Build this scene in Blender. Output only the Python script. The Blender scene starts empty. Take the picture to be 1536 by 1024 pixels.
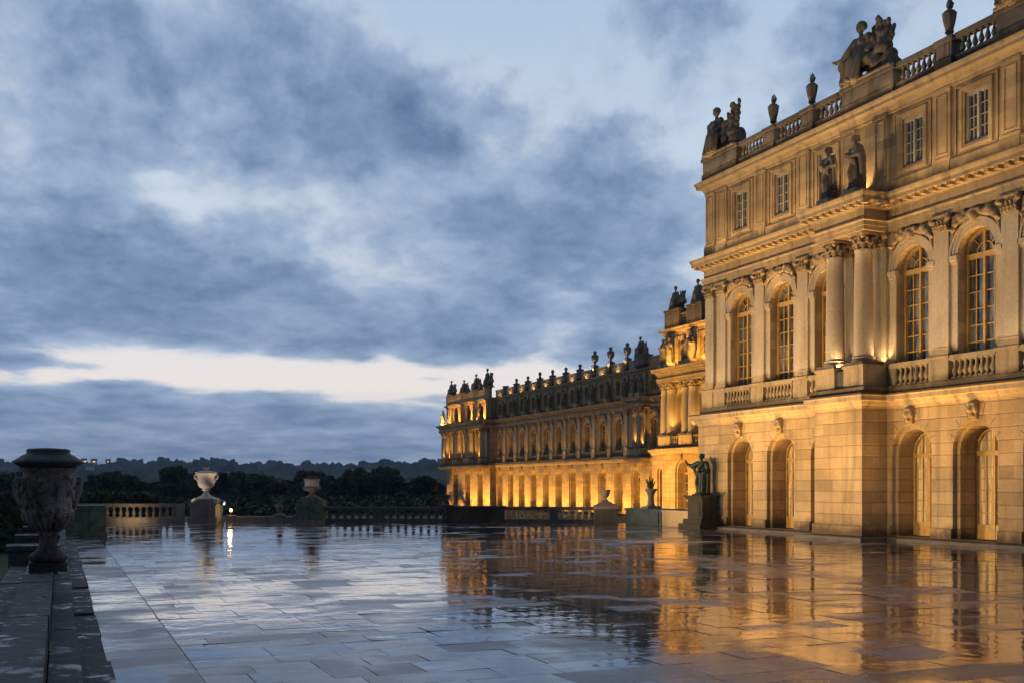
import bpy, bmesh, math, random
from mathutils import Vector, Matrix, noise
R = math.radians
PI = math.pi
rng = random.Random(7)
scn = bpy.context.scene
COL = scn.collection
WL = {}

# ------------------------------------------------------------------ mesh helpers
class MB:
    def __init__(s):
        s.v = []; s.f = []; s.sm = []
    def add(s, vs, fs, smooth=False):
        b = len(s.v); s.v += [tuple(p) for p in vs]
        for f in fs:
            s.f.append(tuple(b + i for i in f)); s.sm.append(smooth)
    def box(s, x0, x1, y0, y1, z0, z1):
        vs = [(x0,y0,z0),(x1,y0,z0),(x1,y1,z0),(x0,y1,z0),(x0,y0,z1),(x1,y0,z1),(x1,y1,z1),(x0,y1,z1)]
        s.add(vs, [(0,3,2,1),(4,5,6,7),(0,1,5,4),(1,2,6,5),(2,3,7,6),(3,0,4,7)])
    def frustum(s, x0,x1,y0,y1,z0, X0,X1,Y0,Y1,z1):
        vs = [(x0,y0,z0),(x1,y0,z0),(x1,y1,z0),(x0,y1,z0),(X0,Y0,z1),(X1,Y0,z1),(X1,Y1,z1),(X0,Y1,z1)]
        s.add(vs, [(0,3,2,1),(4,5,6,7),(0,1,5,4),(1,2,6,5),(2,3,7,6),(3,0,4,7)])
    def obox(s, c, d, L, W, z0, z1):
        # box centred at c (x, y), long axis along unit d
        nx, ny = -d[1], d[0]
        q = []
        for a, b in ((-1,-1),(1,-1),(1,1),(-1,1)):
            q.append((c[0]+d[0]*a*L/2+nx*b*W/2, c[1]+d[1]*a*L/2+ny*b*W/2))
        vs = [(x,y,z0) for x,y in q] + [(x,y,z1) for x,y in q]
        s.add(vs, [(0,3,2,1),(4,5,6,7),(0,1,5,4),(1,2,6,5),(2,3,7,6),(3,0,4,7)])
    def quad(s, a, b, c, d): s.add([a,b,c,d], [(0,1,2,3)])
    def lathe(s, prof, n=16, c=(0,0,0), ax=0.0, fold=0, famp=0.0, caps=True):
        vs = []; fs = []
        m = len(prof)
        for r, z in prof:
            for k in range(n):
                t = 2*PI*k/n + ax
                rr = r*(1 + (famp*math.cos(fold*t) if fold else 0))
                vs.append((c[0]+rr*math.cos(t), c[1]+rr*math.sin(t), c[2]+z))
        for i in range(m-1):
            for k in range(n):
                fs.append((i*n+k, i*n+(k+1)%n, (i+1)*n+(k+1)%n, (i+1)*n+k))
        s.add(vs, fs, n > 5)
        if caps:
            s.add(vs[:n], [tuple(range(n-1,-1,-1))]); s.add(vs[-n:], [tuple(range(n))])
    def tube(s, pts, rad, n=6, closed=False):
        P = [Vector(p) for p in pts]; m = len(P)
        rad = rad if isinstance(rad, (list, tuple)) else [rad]*m
        vs = []; up = Vector((0.13,0.29,0.95))
        for i, p in enumerate(P):
            t = (P[min(i+1,m-1)] - P[max(i-1,0)]).normalized()
            a = t.cross(up)
            if a.length < 1e-3: a = t.cross(Vector((1,0,0)))
            a.normalize(); b = t.cross(a)
            for k in range(n):
                w = 2*PI*k/n
                vs.append(p + (a*math.cos(w) + b*math.sin(w))*rad[i])
        fs = [(i*n+k, i*n+(k+1)%n, (i+1)*n+(k+1)%n, (i+1)*n+k) for i in range(m-1) for k in range(n)]
        s.add(vs, fs, True); s.add(vs[:n], [tuple(range(n))]); s.add(vs[-n:], [tuple(range(n-1,-1,-1))])
    def sweep(s, path, prof, cap=True):
        # mouldings: profile (offset to the left of the path, z) swept with mitred corners
        P = [Vector(p) for p in path]; m = len(P)
        nr = []
        for i in range(m-1):
            d = (P[i+1]-P[i]).normalized(); nr.append(Vector((-d.y, d.x)))
        off = []
        for i in range(m):
            if i == 0: off.append(nr[0])
            elif i == m-1: off.append(nr[-1])
            else:
                a = nr[i-1] + nr[i]; off.append(a * (2.0/a.length_squared))
        k = len(prof)
        vs = [(P[i].x+off[i].x*o, P[i].y+off[i].y*o, z) for i in range(m) for o, z in prof]
        fs = [(i*k+j, i*k+j+1, (i+1)*k+j+1, (i+1)*k+j) for i in range(m-1) for j in range(k-1)]
        s.add(vs, fs)
        if cap:
            s.add(vs[:k], [tuple(range(k-1,-1,-1))]); s.add(vs[-k:], [tuple(range(k))])
    def ring(s, yc, zc, r0, r1, x0, x1, n=12, a0=0.0, a1=PI):
        # half ring (archivolt) standing in the y-z plane, from x0 to x1
        vs = []
        for k in range(n+1):
            t = a0+(a1-a0)*k/n; c, q = math.cos(t), math.sin(t)
            vs += [(x0,yc+r0*c,zc+r0*q),(x0,yc+r1*c,zc+r1*q),(x1,yc+r1*c,zc+r1*q),(x1,yc+r0*c,zc+r0*q)]
        fs = []
        for k in range(n):
            for j in range(4):
                fs.append((k*4+j, k*4+(j+1)%4, k*4+4+(j+1)%4, k*4+4+j))
        s.add(vs, fs); s.add(vs[:4], [(0,1,2,3)]); s.add(vs[-4:], [(3,2,1,0)])
    def arch_cell(s, X, y0, y1, z0, z1, yc, hw, zs, zsp, depth, n=12, arched=True):
        # a wall panel facing -X with one opening, and its reveal
        q = s.quad
        if y0 < yc-hw: q((X,y0,z0),(X,y0,z1),(X,yc-hw,z1),(X,yc-hw,z0))
        if y1 > yc+hw: q((X,yc+hw,z0),(X,yc+hw,z1),(X,y1,z1),(X,y1,z0))
        if zs > z0: q((X,yc-hw,z0),(X,yc-hw,zs),(X,yc+hw,zs),(X,yc+hw,z0))
        if arched: pts = [(yc+hw*math.cos(PI*k/n), zsp+hw*math.sin(PI*k/n)) for k in range(n+1)]
        else: pts = [(yc+hw, zsp),(yc-hw, zsp)]
        for a, b in zip(pts[:-1], pts[1:]):
            q((X,a[0],a[1]),(X,b[0],b[1]),(X,b[0],z1),(X,a[0],z1))
        s.reveal(X, yc, hw, zs, pts, depth)
    def reveal(s, X, yc, hw, zs, pts, depth):
        loop = [(yc+hw, zs)] + pts + [(yc-hw, zs)]
        L = len(loop)
        for i in range(L):
            a, b = loop[i], loop[(i+1) % L]
            s.quad((X,a[0],a[1]),(X+depth,a[0],a[1]),(X+depth,b[0],b[1]),(X,b[0],b[1]))
    def me(s, name):
        m = bpy.data.meshes.new(name); m.from_pydata(s.v, [], s.f)
        m.polygons.foreach_set('use_smooth', s.sm); m.update(); return m

def ob(name, me, mat=None, parent=None, loc=(0,0,0), rot=0.0, scale=None):
    if isinstance(me, MB): me = me.me(name)
    o = bpy.data.objects.new(name, me); COL.objects.link(o)
    if mat is not None and me is not None and not me.materials: me.materials.append(mat)
    l = Vector(loc)
    if parent is not None:
        o.parent = parent; o.location = l - WL[parent.name]
    else: o.location = l
    o.rotation_euler = (0,0,rot)
    if scale: o.scale = (scale,)*3 if isinstance(scale,(int,float)) else scale
    WL[o.name] = l
    return o
def tag(o, label=None, cat=None, group=None, kind=None):
    if label: o['label'] = label
    if cat: o['category'] = cat
    if group: o['group'] = group
    if kind: o['kind'] = kind
    return o
def empty(name, loc, label, cat, group=None):
    return tag(ob(name, None, None, None, loc), label, cat, group)

# sculpted, one-skin meshes: overlapping ellipsoids and tapered limbs fused by voxel remesh
_SV = [(math.cos(2*PI*j/12)*math.sin(PI*i/8), math.sin(2*PI*j/12)*math.sin(PI*i/8), math.cos(PI*i/8)) for i in range(1,8) for j in range(12)]+[(0,0,1),(0,0,-1)]
_SF = [(i*12+j,(i+1)*12+j,(i+1)*12+(j+1)%12,i*12+(j+1)%12) for i in range(6) for j in range(12)]+[(84,j,(j+1)%12) for j in range(12)]+[(85,72+(j+1)%12,72+j) for j in range(12)]
def _ell(mb, c, r, rot=(0,0,0)):
    if rot == (0,0,0): mb.add([(c[0]+x*r[0],c[1]+y*r[1],c[2]+z*r[2]) for x,y,z in _SV], _SF); return
    M = Matrix.Rotation(rot[2],3,'Z') @ Matrix.Rotation(rot[1],3,'Y') @ Matrix.Rotation(rot[0],3,'X')
    c = Vector(c); mb.add([c + M @ Vector((x*r[0],y*r[1],z*r[2])) for x,y,z in _SV], _SF)
def _cap(mb, a, ra, b, rb):
    a = Vector(a); b = Vector(b); d = b-a
    if d.length > 1e-4:
        u = d.orthogonal().normalized(); v = d.cross(u).normalized(); vs = []
        for p, q in ((a,ra),(b,rb)):
            for k in range(12):
                w = 2*PI*k/12; vs.append(p+(u*math.cos(w)+v*math.sin(w))*q)
        mb.add(vs, [(k,(k+1)%12,12+(k+1)%12,12+k) for k in range(12)]+[tuple(range(11,-1,-1)),tuple(range(12,24))])
    _ell(mb, a, (ra,)*3); _ell(mb, b, (rb,)*3)
def sculpt(name, prims, vox, smooth=True):
    bm = MB()
    for p in prims:
        if p[0] == 'e': _ell(bm, p[1], p[2], p[3] if len(p) > 3 else (0,0,0))
        elif p[0] == 'c': _cap(bm, *p[1:5])
        elif p[0] == 'l':                    # chain of limbs
            for (a, ra), (b, rb) in zip(p[1][:-1], p[1][1:]): _cap(bm, a, ra, b, rb)
        elif p[0] == 'b':
            x0,x1,y0,y1,z0,z1 = p[1]
            bm.box(min(x0,x1),max(x0,x1),min(y0,y1),max(y0,y1),z0,z1)
    m = bm.me(name+'_raw')
    t = bpy.data.objects.new('tmp', m); COL.objects.link(t)
    md = t.modifiers.new('r','REMESH'); md.mode = 'VOXEL'; md.voxel_size = vox
    sm = t.modifiers.new('s','SMOOTH'); sm.factor = 0.5; sm.iterations = 1 if vox > .03 else 0
    dg = bpy.context.evaluated_depsgraph_get()
    out = bpy.data.meshes.new_from_object(t.evaluated_get(dg))
    out.name = name
    bpy.data.objects.remove(t); bpy.data.meshes.remove(m)
    out.materials.clear()
    out.polygons.foreach_set('use_smooth', [smooth]*len(out.polygons))
    return out

# ------------------------------------------------------------------ materials
class NT:
    def __init__(s, nt): s.nt = nt
    def n(s, t, **kw):
        x = s.nt.nodes.new(t)
        for k, v in kw.items(): setattr(x, k, v)
        return x
    def link(s, a, b): s.nt.links.new(a, b)
    def m(s, op, a, b=None, c=None, clamp=False):
        x = s.n('ShaderNodeMath', operation=op, use_clamp=clamp)
        for i, v in enumerate((a,b,c)):
            if v is None: continue
            if isinstance(v,(int,float)): x.inputs[i].default_value = v
            else: s.link(v, x.inputs[i])
        return x.outputs[0]
    def noise(s, vec, scale, detail=4, rough=0.55, dist=0.0, dim='3D'):
        x = s.n('ShaderNodeTexNoise', noise_dimensions=dim); x.inputs['Scale'].default_value = scale
        x.inputs['Detail'].default_value = detail; x.inputs['Roughness'].default_value = rough
        x.inputs['Distortion'].default_value = dist
        if vec is not None: s.link(vec, x.inputs['Vector'])
        return x.outputs['Fac']
    def mapv(s, vec, sc=(1,1,1), loc=(0,0,0), rot=(0,0,0)):
        x = s.n('ShaderNodeMapping'); x.inputs['Scale'].default_value = sc
        x.inputs['Location'].default_value = loc; x.inputs['Rotation'].default_value = rot
        s.link(vec, x.inputs['Vector']); return x.outputs[0]
    def mix(s, fac, a, b, mode='MIX'):
        x = s.n('ShaderNodeMix', data_type='RGBA', blend_type=mode, clamp_factor=True)
        for i, v in ((0,fac),(6,a),(7,b)):
            if isinstance(v,(int,float)): x.inputs[i].default_value = v
            elif isinstance(v,tuple): x.inputs[i].default_value = (*v,1) if len(v)==3 else v
            else: s.link(v, x.inputs[i])
        return x.outputs[2]
    def sstep(s, v, a, b):
        x = s.n('ShaderNodeMapRange', interpolation_type='SMOOTHSTEP'); 
        x.inputs[1].default_value = a; x.inputs[2].default_value = b
        s.link(v, x.inputs[0]); return x.outputs[0]
    def bump(s, h, strength=0.3, dist=0.02, normal=None):
        x = s.n('ShaderNodeBump'); x.inputs['Strength'].default_value = strength; x.inputs['Distance'].default_value = dist
        s.link(h, x.inputs['Height'])
        if normal is not None: s.link(normal, x.inputs['Normal'])
        return x.outputs[0]
def newmat(name):
    m = bpy.data.materials.new(name); m.use_nodes = True
    t = NT(m.node_tree); p = m.node_tree.nodes['Principled BSDF']
    return m, t, p
def wpos(t): return t.n('ShaderNodeNewGeometry').outputs['Position']
def sep(t, v):
    x = t.n('ShaderNodeSeparateXYZ'); t.link(v, x.inputs[0]); return x.outputs

def stone(name, ca, cb, dark, stain=0.5, rough=0.8, joints=None, zst=None, bumps=0.25, scale=1.0, moss=None, spec=0.3):
    """joints: (course height, mortar width, z origin); zst: list of (z, height) levels above which soot and damp climb."""
    m, t, p = newmat(name)
    P = wpos(t); o = sep(t, P)
    big = t.noise(t.mapv(P,(0.35,0.35,0.35)), 1.0*scale, 5, 0.6)
    fine = t.noise(P, 9*scale, 6, 0.65)
    streak = t.noise(t.mapv(P,(1.6,1.6,0.12)), 1.2*scale, 5, 0.6)
    c = t.mix(t.sstep(big,0.3,0.7), ca, cb)
    c = t.mix(t.m('MULTIPLY', t.sstep(fine,0.45,0.75), 0.35), c, dark)
    c = t.mix(t.m('MULTIPLY', t.sstep(streak,0.46,0.72), stain), c, dark)
    h = fine
    if joints:
        ch, mw, z0 = joints
        hv = t.m('ADD', o[0], o[1])
        cx = t.n('ShaderNodeCombineXYZ'); t.link(hv, cx.inputs[0]); t.link(t.m('SUBTRACT', o[2], z0), cx.inputs[1])
        b = t.n('ShaderNodeTexBrick'); t.link(cx.outputs[0], b.inputs['Vector'])
        b.inputs['Scale'].default_value = 1; b.inputs['Brick Width'].default_value = ch*2.6; b.inputs['Row Height'].default_value = ch
        b.inputs['Mortar Size'].default_value = 0.004; b.inputs['Mortar Smooth'].default_value = 1.0
        b.inputs['Color1'].default_value = (0.76,0.75,0.74,1); b.inputs['Color2'].default_value = (1.12,1.10,1.07,1); b.inputs['Mortar'].default_value = (0.86,0.85,0.84,1)
        b.inputs['Bias'].default_value = 0.1
        c = t.mix(1.0, c, b.outputs['Color'], 'MULTIPLY')
        if mw > 0.015:     # rusticated courses: cut a groove along each bed joint
            fr = t.m('FRACT', t.m('DIVIDE', t.m('SUBTRACT', o[2], z0), ch))
            g = t.m('MINIMUM', fr, t.m('SUBTRACT', 1.0, fr))
            gr = t.sstep(g, 0.015, 0.075)
            h = t.m('ADD', t.m('MULTIPLY', fine, 0.12), t.m('MULTIPLY', gr, 1.6))
            c = t.mix(t.m('MULTIPLY', t.m('SUBTRACT',1.0,t.sstep(g,0.0,0.04)),0.55), c, dark)
        else:
            h = t.m('SUBTRACT', t.m('MULTIPLY', fine, 0.5), t.m('MULTIPLY', b.outputs['Fac'], 0.5))
    if zst:
        for z, hh in zst:
            dz = t.m('SUBTRACT', o[2], z)
            k = t.m('SUBTRACT', 1.0, t.m('DIVIDE', dz, hh), clamp=True)
            k = t.m('MULTIPLY', k, t.m('GREATER_THAN', dz, -0.02))
            s1 = t.noise(t.mapv(P,(1,1,0.6)), 1.1, 5, 0.65)
            k = t.sstep(t.m('ADD', k, t.m('MULTIPLY', t.m('SUBTRACT', s1, 0.5), 1.1)), 0.25, 0.8)
            c = t.mix(t.m('MULTIPLY', k, 0.85), c, (dark[0]*0.35,dark[1]*0.36,dark[2]*0.4))
    if moss:
        mk = t.sstep(t.noise(P, 2.3*scale, 6, 0.7), 0.48, 0.62)
        c = t.mix(t.m('MULTIPLY', mk, 0.8), c, moss)
    t.link(c, p.inputs['Base Color'])
    p.inputs['Roughness'].default_value = rough
    p.inputs['Specular IOR Level'].default_value = spec
    t.link(t.bump(h, bumps, 0.03), p.inputs['Normal'])
    return m
def plain(name, col, rough=0.6, metal=0.0, var=0.3, sc=4.0, emit=None):
    m, t, p = newmat(name)
    P = wpos(t); f = t.noise(P, sc, 5, 0.6)
    c = t.mix(t.sstep(f,0.3,0.7), tuple(x*(1-var) for x in col), tuple(x*(1+var) for x in col))
    t.link(c, p.inputs['Base Color']); p.inputs['Roughness'].default_value = rough; p.inputs['Metallic'].default_value = metal
    t.link(t.bump(f,0.15,0.02), p.inputs['Normal'])
    if emit:
        p.inputs['Emission Color'].default_value = (*emit[:3],1); p.inputs['Emission Strength'].default_value = emit[3]
    return m

GOLD_A, GOLD_B, SOOT = (0.50,0.385,0.235), (0.36,0.265,0.155), (0.13,0.10,0.075)
M = {}
M['rustic'] = stone('rusticated_limestone', GOLD_A, GOLD_B, SOOT, 0.45, 0.85, (0.53,0.022,0.1), [(0.0,1.25)], 0.55)
M['rustic_far'] = stone('far_rusticated_limestone', GOLD_A, GOLD_B, SOOT, 0.30, 0.85, (0.53,0.022,0.1), None, 0.55)
M['ashlar'] = stone('ashlar_limestone', GOLD_A, GOLD_B, SOOT, 0.5, 0.85, (0.45,0.008,6.65), [(6.6,1.2),(15.6,1.1)], 0.25)
M['trim'] = stone('moulded_limestone', GOLD_A, (0.40,0.31,0.2), SOOT, 0.6, 0.85, None, [(6.6,1.0)], 0.25)
M['pier'] = stone('pale_limestone', (0.54,0.47,0.37), (0.42,0.35,0.26), SOOT, 0.42, 0.8, None, [(7.9,0.8)], 0.15)
M['carved'] = stone('carved_limestone', (0.42,0.33,0.22), (0.27,0.21,0.14), SOOT, 0.5, 0.9, None, None, 0.5, 2.0)
M['sooty'] = stone('weathered_roof_stone', (0.25,0.22,0.19), (0.14,0.125,0.11), (0.05,0.045,0.04), 0.7, 0.9, None, [(20.1,0.9)], 0.3)
M['statue'] = stone('weathered_statue_stone', (0.30,0.25,0.19), (0.15,0.125,0.10), (0.035,0.032,0.03), 0.7, 0.85, None, None, 0.5, 2.0)
M['bronze'] = plain('green_bronze', (0.018,0.036,0.032), 0.5, 0.4, 0.5, 5)
M['frame'] = plain('ochre_painted_wood', (0.52,0.33,0.10), 0.5, 0, 0.15, 3)
M['frame_grey'] = plain('pale_grey_painted_wood', (0.40,0.37,0.32), 0.5, 0, 0.12, 3)
M['slate'] = plain('slate_roof', (0.05,0.055,0.065), 0.5, 0, 0.3, 1)
M['damp'] = stone('damp_dark_stone', (0.10,0.095,0.09), (0.055,0.052,0.05), (0.02,0.02,0.02), 0.6, 0.55, None, None, 0.5, 1.5, None, 0.5)
M['near_black'] = stone('near_black_stone', (0.05,0.046,0.042), (0.025,0.024,0.022), (0.01,0.01,0.01), 0.6, 0.75, None, None, 0.5, 1.5)  # near-black; on the statue pedestal the dark tone stands in for shade
M['mossy'] = stone('mossy_stone', (0.17,0.20,0.14), (0.09,0.13,0.09), (0.02,0.025,0.02), 0.6, 0.6, None, None, 0.5, 1.5, (0.03,0.06,0.03), 0.5)
M['marble'] = stone('white_marble', (0.72,0.66,0.58), (0.58,0.52,0.46), (0.3,0.26,0.22), 0.25, 0.5, None, None, 0.15, 2.0)
M['grey'] = stone('grey_terrace_stone', (0.27,0.25,0.235), (0.18,0.165,0.155), (0.06,0.055,0.05), 0.5, 0.65, None, None, 0.35, 1.5)
M['lichen'] = stone('lichened_urn_stone', (0.42,0.37,0.36), (0.10,0.088,0.085), (0.022,0.02,0.02), 0.95, 0.7, None, [(.9,1.5)], 0.8, 2.6, (0.022,0.021,0.02))
def parapet_mat():
    m, t, p = newmat('wet_parapet_stone')
    P = wpos(t)
    f = t.noise(P, 3.0, 6, 0.65); g = t.noise(P, 22, 5, 0.7)
    lich = t.sstep(t.noise(P, 5.2, 7, 0.78, 0.4), 0.53, 0.72)
    c = t.mix(t.sstep(f,0.3,0.7), (0.022,0.027,0.034), (0.055,0.06,0.066))
    c = t.mix(t.m('MULTIPLY', lich, 0.55), c, (0.20,0.24,0.27))
    c = t.mix(t.m('MULTIPLY', t.sstep(g,0.55,0.75), 0.6), c, (0.025,0.026,0.028))
    t.link(c, p.inputs['Base Color'])
    wet = t.sstep(t.noise(P, 2.6, 5, 0.65), 0.54, 0.64)
    t.link(t.m('SUBTRACT', 0.75, t.m('MULTIPLY', wet, 0.6)), p.inputs['Roughness'])
    t.link(t.bump(t.m('MULTIPLY', t.m('ADD', f, t.m('MULTIPLY', g, 0.5)), t.m('SUBTRACT', 1.0, t.m('MULTIPLY', wet, 0.7))), 0.6, 0.03), p.inputs['Normal'])
    return m
M['parapet'] = parapet_mat()
def pane_mat(name, ca, cb, ww, rough=0.04, ior=1.6):
    # window glass with curtains hanging close behind it
    m, t, p = newmat(name)
    P = wpos(t); o = sep(t, P)
    w = t.noise(t.mapv(P,(1,ww,0.25)), 2.0, 3, 0.6)
    c = t.mix(t.sstep(w,0.42,0.6), ca, cb)
    t.link(c, p.inputs['Base Color']); p.inputs['Roughness'].default_value = 0.6
    p.inputs['Specular IOR Level'].default_value = 0.0
    p.inputs['Coat Weight'].default_value = 1.0; p.inputs['Coat Roughness'].default_value = rough; p.inputs['Coat IOR'].default_value = ior
    return m
M['pane_dark'] = pane_mat('window_glass_dim_room', (0.035,0.042,0.055), (0.20,0.215,0.24), 1.3, .04, 2.0)
M['pane_sky'] = pane_mat('attic_window_glass', (0.012,0.02,0.035), (0.03,0.05,0.085), 1.0, .03, 2.8)
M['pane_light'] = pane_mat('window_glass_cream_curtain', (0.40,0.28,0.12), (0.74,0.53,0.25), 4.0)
pn_ = M['pane_light'].node_tree; pp_ = pn_.nodes['Principled BSDF']; pn_.links.new(pp_.inputs['Base Color'].links[0].from_socket, pp_.inputs['Emission Color']); pp_.inputs['Emission Strength'].default_value = .30  # curtains also glow in their own colour, added to brighten the panes

# ------------------------------------------------------------------ shared small meshes (origin at base, face to -X)
def baluster(h, r, n=10):
    b = MB()
    b.box(-r*0.95,r*0.95,-r*0.95,r*0.95,0,h*0.08)
    b.lathe([(r*.8,h*.08),(r*.85,h*.13),(r*.5,h*.17),(r*.62,h*.22),(r*.98,h*.32),(r*1.0,h*.40),(r*.8,h*.52),(r*.5,h*.68),(r*.42,h*.78),(r*.62,h*.82),(r*.45,h*.86),(r*.75,h*.92)], n, caps=False)
    b.box(-r*0.9,r*0.9,-r*0.9,r*0.9,h*.92,h)
    return b.me('baluster')
BAL_NEAR = baluster(0.80, 0.125, 10); BAL_NEAR.materials.append(M['trim'])
BAL_ROOF = baluster(0.72, 0.12, 8); BAL_ROOF.materials.append(M['sooty'])

def capital_mesh(w, h, d, round_=False, vox=0.03):
    # composite capital: bell, two rows of acanthus, corner volutes, abacus
    pr = []
    hw = w/2
    if round_: pr.append(('e',(0,0,h*.42),(hw*.92,hw*.92,h*.55)))
    else: pr.append(('b',(-d*0.5,d*0.9,-hw*.9,hw*.9,0,h*.85)))
    pr.append(('b',(-d*1.35 if not round_ else -hw*1.28, d if not round_ else hw*1.28,-hw*1.28,hw*1.28,h*.86,h)))
    dep = -d*0.75 if not round_ else None
    for row, (z, k, s) in enumerate(((h*.22,5,.75),(h*.5,4,.85))):
        if round_:
            for i in range(8):
                a = 2*PI*(i+0.5*row)/8
                x, y = math.cos(a)*hw*(1.0+.08*row), math.sin(a)*hw*(1.0+.08*row)
                pr.append(('e',(x,y,z),(hw*.16,hw*.26,h*.18),(0,0,a))); pr.append(('e',(x*1.14,y*1.14,z+h*.14),(hw*.13,hw*.2,h*.06),(0,0,a)))
        else:
            for i in range(k):
                y = (i-(k-1)/2)*w/k
                pr.append(('e',(dep,y,z),(d*.35,w/k*.42,h*.18))); pr.append(('e',(dep-d*.35,y,z+h*.14),(d*.3,w/k*.34,h*.06)))
    if round_:
        for i in range(4):
            a = PI/4+PI/2*i; x, y = math.cos(a)*hw*1.38, math.sin(a)*hw*1.38
            pr.append(('e',(x,y,h*.74),(hw*.26,hw*.26,h*.15)))
    else:
        for sgn in (-1,1): pr.append(('e',(dep-d*.25,sgn*hw*1.1,h*.72),(d*.6,w*.17,h*.16)))
        pr.append(('e',(dep-d*.4,0,h*.9),(d*.35,w*.1,h*.1)))
    return sculpt('capital', pr, vox)
CAP_PIL = capital_mesh(0.86,0.76,0.2); CAP_PIL.materials.append(M['carved'])
CAP_COL = capital_mesh(0.80,0.78,0.2,True); CAP_COL.materials.append(M['carved'])
CAP_FAR = capital_mesh(0.86,0.76,0.2,False,0.07); CAP_FAR.materials.append(M['carved'])
CAP_CFAR = capital_mesh(0.95,0.78,0.2,True,0.08); CAP_CFAR.materials.append(M['carved'])

def pil_shaft(w, h, d):
    b = MB(); b.box(-d,0,-w/2,w/2,0,h); return b.me('pilaster')
def pil_base(w, d):
    b = MB()
    for e, z0, z1 in ((.10,0,.16),(.07,.16,.24),(.03,.24,.30),(.06,.30,.37)):
        b.box(-d-e,0.0,-w/2-e,w/2+e,z0,z1)
    return b.me('pilaster_base')
def col_shaft(r, h, n=24):
    b = MB(); b.lathe([(r,0),(r*1.0,h*.33),(r*.97,h*.55),(r*.9,h*.85),(r*.86,h*.97),(r*.92,h*.975),(r*.92,h)], n); return b.me('column')
def col_base(r, n=24):
    b = MB(); b.box(-r*1.38,r*1.38,-r*1.38,r*1.38,0,.14)
    b.lathe([(r*1.3,.14),(r*1.36,.19),(r*1.3,.25),(r*1.1,.27),(r*1.08,.31),(r*1.2,.34),(r*1.2,.38),(r*1.02,.40)], n, caps=False)
    return b.me('column_base')

def mask_mesh(vox=0.03):
    return sculpt('keystone_mask', [('b',(-.12,.1,-.20,.20,0,.78)),('e',(-.2,0,.42),(.16,.16,.22)),('e',(-.33,0,.40),(.06,.04,.07)),('e',(-.18,0,.66),(.17,.22,.12)),
        ('e',(-.18,-.19,.5),(.11,.07,.2)),('e',(-.18,.19,.5),(.11,.07,.2)),('e',(-.22,0,.2),(.1,.11,.14)),('e',(-.3,-.07,.48),(.03,.03,.02)),('e',(-.3,.07,.48),(.03,.03,.02))], vox)
MASK = mask_mesh(); MASK.materials.append(M['carved'])
MASK_FAR = mask_mesh(0.08); MASK_FAR.materials.append(M['carved'])
def spandrel_mesh(seed, vox=0.035):
    # trophies and garlands carved over an arch, origin at the arch crown
    r = random.Random(seed); pr = []
    pr += [('e',(-.14,0,.12),(.17,.2,.26)),('e',(-.24,0,.15),(.1,.12,.16)),('e',(-.12,0,.36),(.15,.28,.1))]
    for s in (-1,1):
        pr.append(('l',[((-.06,s*.2,.28),.09),((-.1,s*.55,.14),.12),((-.1,s*.85,.02),.10),((-.07,s*1.15,-.2),.09),((-.05,s*1.28,-.75),.06)]))
        for k in range(9):
            u = k/8; y = s*(.28+.95*u); z = .30-.12*u-.5*u*u*u
            pr.append(('e',(-.1-r.random()*.08, y+r.uniform(-.06,.06), z+r.uniform(-.14,.14)),(.10,r.uniform(.07,.15),r.uniform(.07,.14)),(r.random(),r.random(),0)))
        pr.append(('e',(-.12,s*.75,.22),(.12,.2,.2))); pr.append(('e',(-.16,s*.75,.24),(.1,.1,.1)))
        pr.append(('b',(-.03,.02,min(s*.15,s*1.3),max(s*.15,s*1.3),-.05,.42)))
    return sculpt('spandrel_carving', pr, vox)
SPAN = [spandrel_mesh(s) for s in (1,2,3)]
for s_ in SPAN: s_.materials.append(M['carved'])

def window_mesh(hw, z0, zsp, cols, rows, arched=True, bar=0.045, kick=0.0, fan=True):
    """frame and pane meshes, origin at the opening's foot centre, standing in the plane x = 0 facing -X"""
    f = MB(); t = 0.07
    top = zsp
    f.box(-t,t,-hw,-hw+.1,z0,top); f.box(-t,t,hw-.1,hw,z0,top)
    f.box(-t+.003,t,-hw+.1,hw-.1,z0,z0+max(.12,kick)); f.box(-t-.02,t,-hw+.003,hw-.003,top-.11,top+.11)
    f.box(-t-.025,t,-.055,.055,z0+.01,top-.115)
    zb = z0+max(.12,kick); zt = top-.11
    for s in (-1,1):
        for c in range(1,cols):
            y = s*(.055 + (hw-.155)*c/cols); f.box(-.03,.03,y-bar/2,y+bar/2,zb,zt)
        for r in range(1,rows):
            z = zb+(zt-zb)*r/rows; a, b = sorted((s*.05, s*(hw-.1))); f.box(-.026,.026,a,b,z-bar/2,z+bar/2)
    if arched:
        f.ring(0, top+.1, hw-.1, hw, -t, t, 12)
        f.box(-t-.02,t-.003,-.05,.05,top+.112,top+.1+hw-.1)
        if fan:
            for a in (PI*.25,PI*.75):
                c, q = math.cos(a), math.sin(a)
                f.tube([(0,c*hw*.45,top+.1+q*hw*.45),(0,c*hw*.92,top+.1+q*hw*.92)],bar*.6,4)
            f.ring(0, top+.1, hw*.42, hw*.42+bar, -.025, .025, 10)
        else:
            f.box(-.026,.026,-hw*.85,hw*.85,top+.1+hw*.42,top+.1+hw*.42+bar)
            for s in (-1,1): f.box(-.03,.03,s*hw*.48-bar/2,s*hw*.48+bar/2,top+.11,top+.1+hw*.82)
    p = MB()
    pts = [(0.05,-hw+.02,z0+.02)]
    if arched: pts += [(0.05,-(hw-.02)*math.cos(PI*k/14),top+.1+(hw-.02)*math.sin(PI*k/14)) for k in range(15)]
    else: pts += [(0.05,-hw+.02,top+.05),(0.05,hw-.02,top+.05)]
    pts.append((0.05,hw-.02,z0+.02))
    p.add(pts,[tuple(range(len(pts)))])
    fm = f.me('window'); pm = p.me('pane'); fm.materials.append(M['frame'])
    return fm, pm

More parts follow.
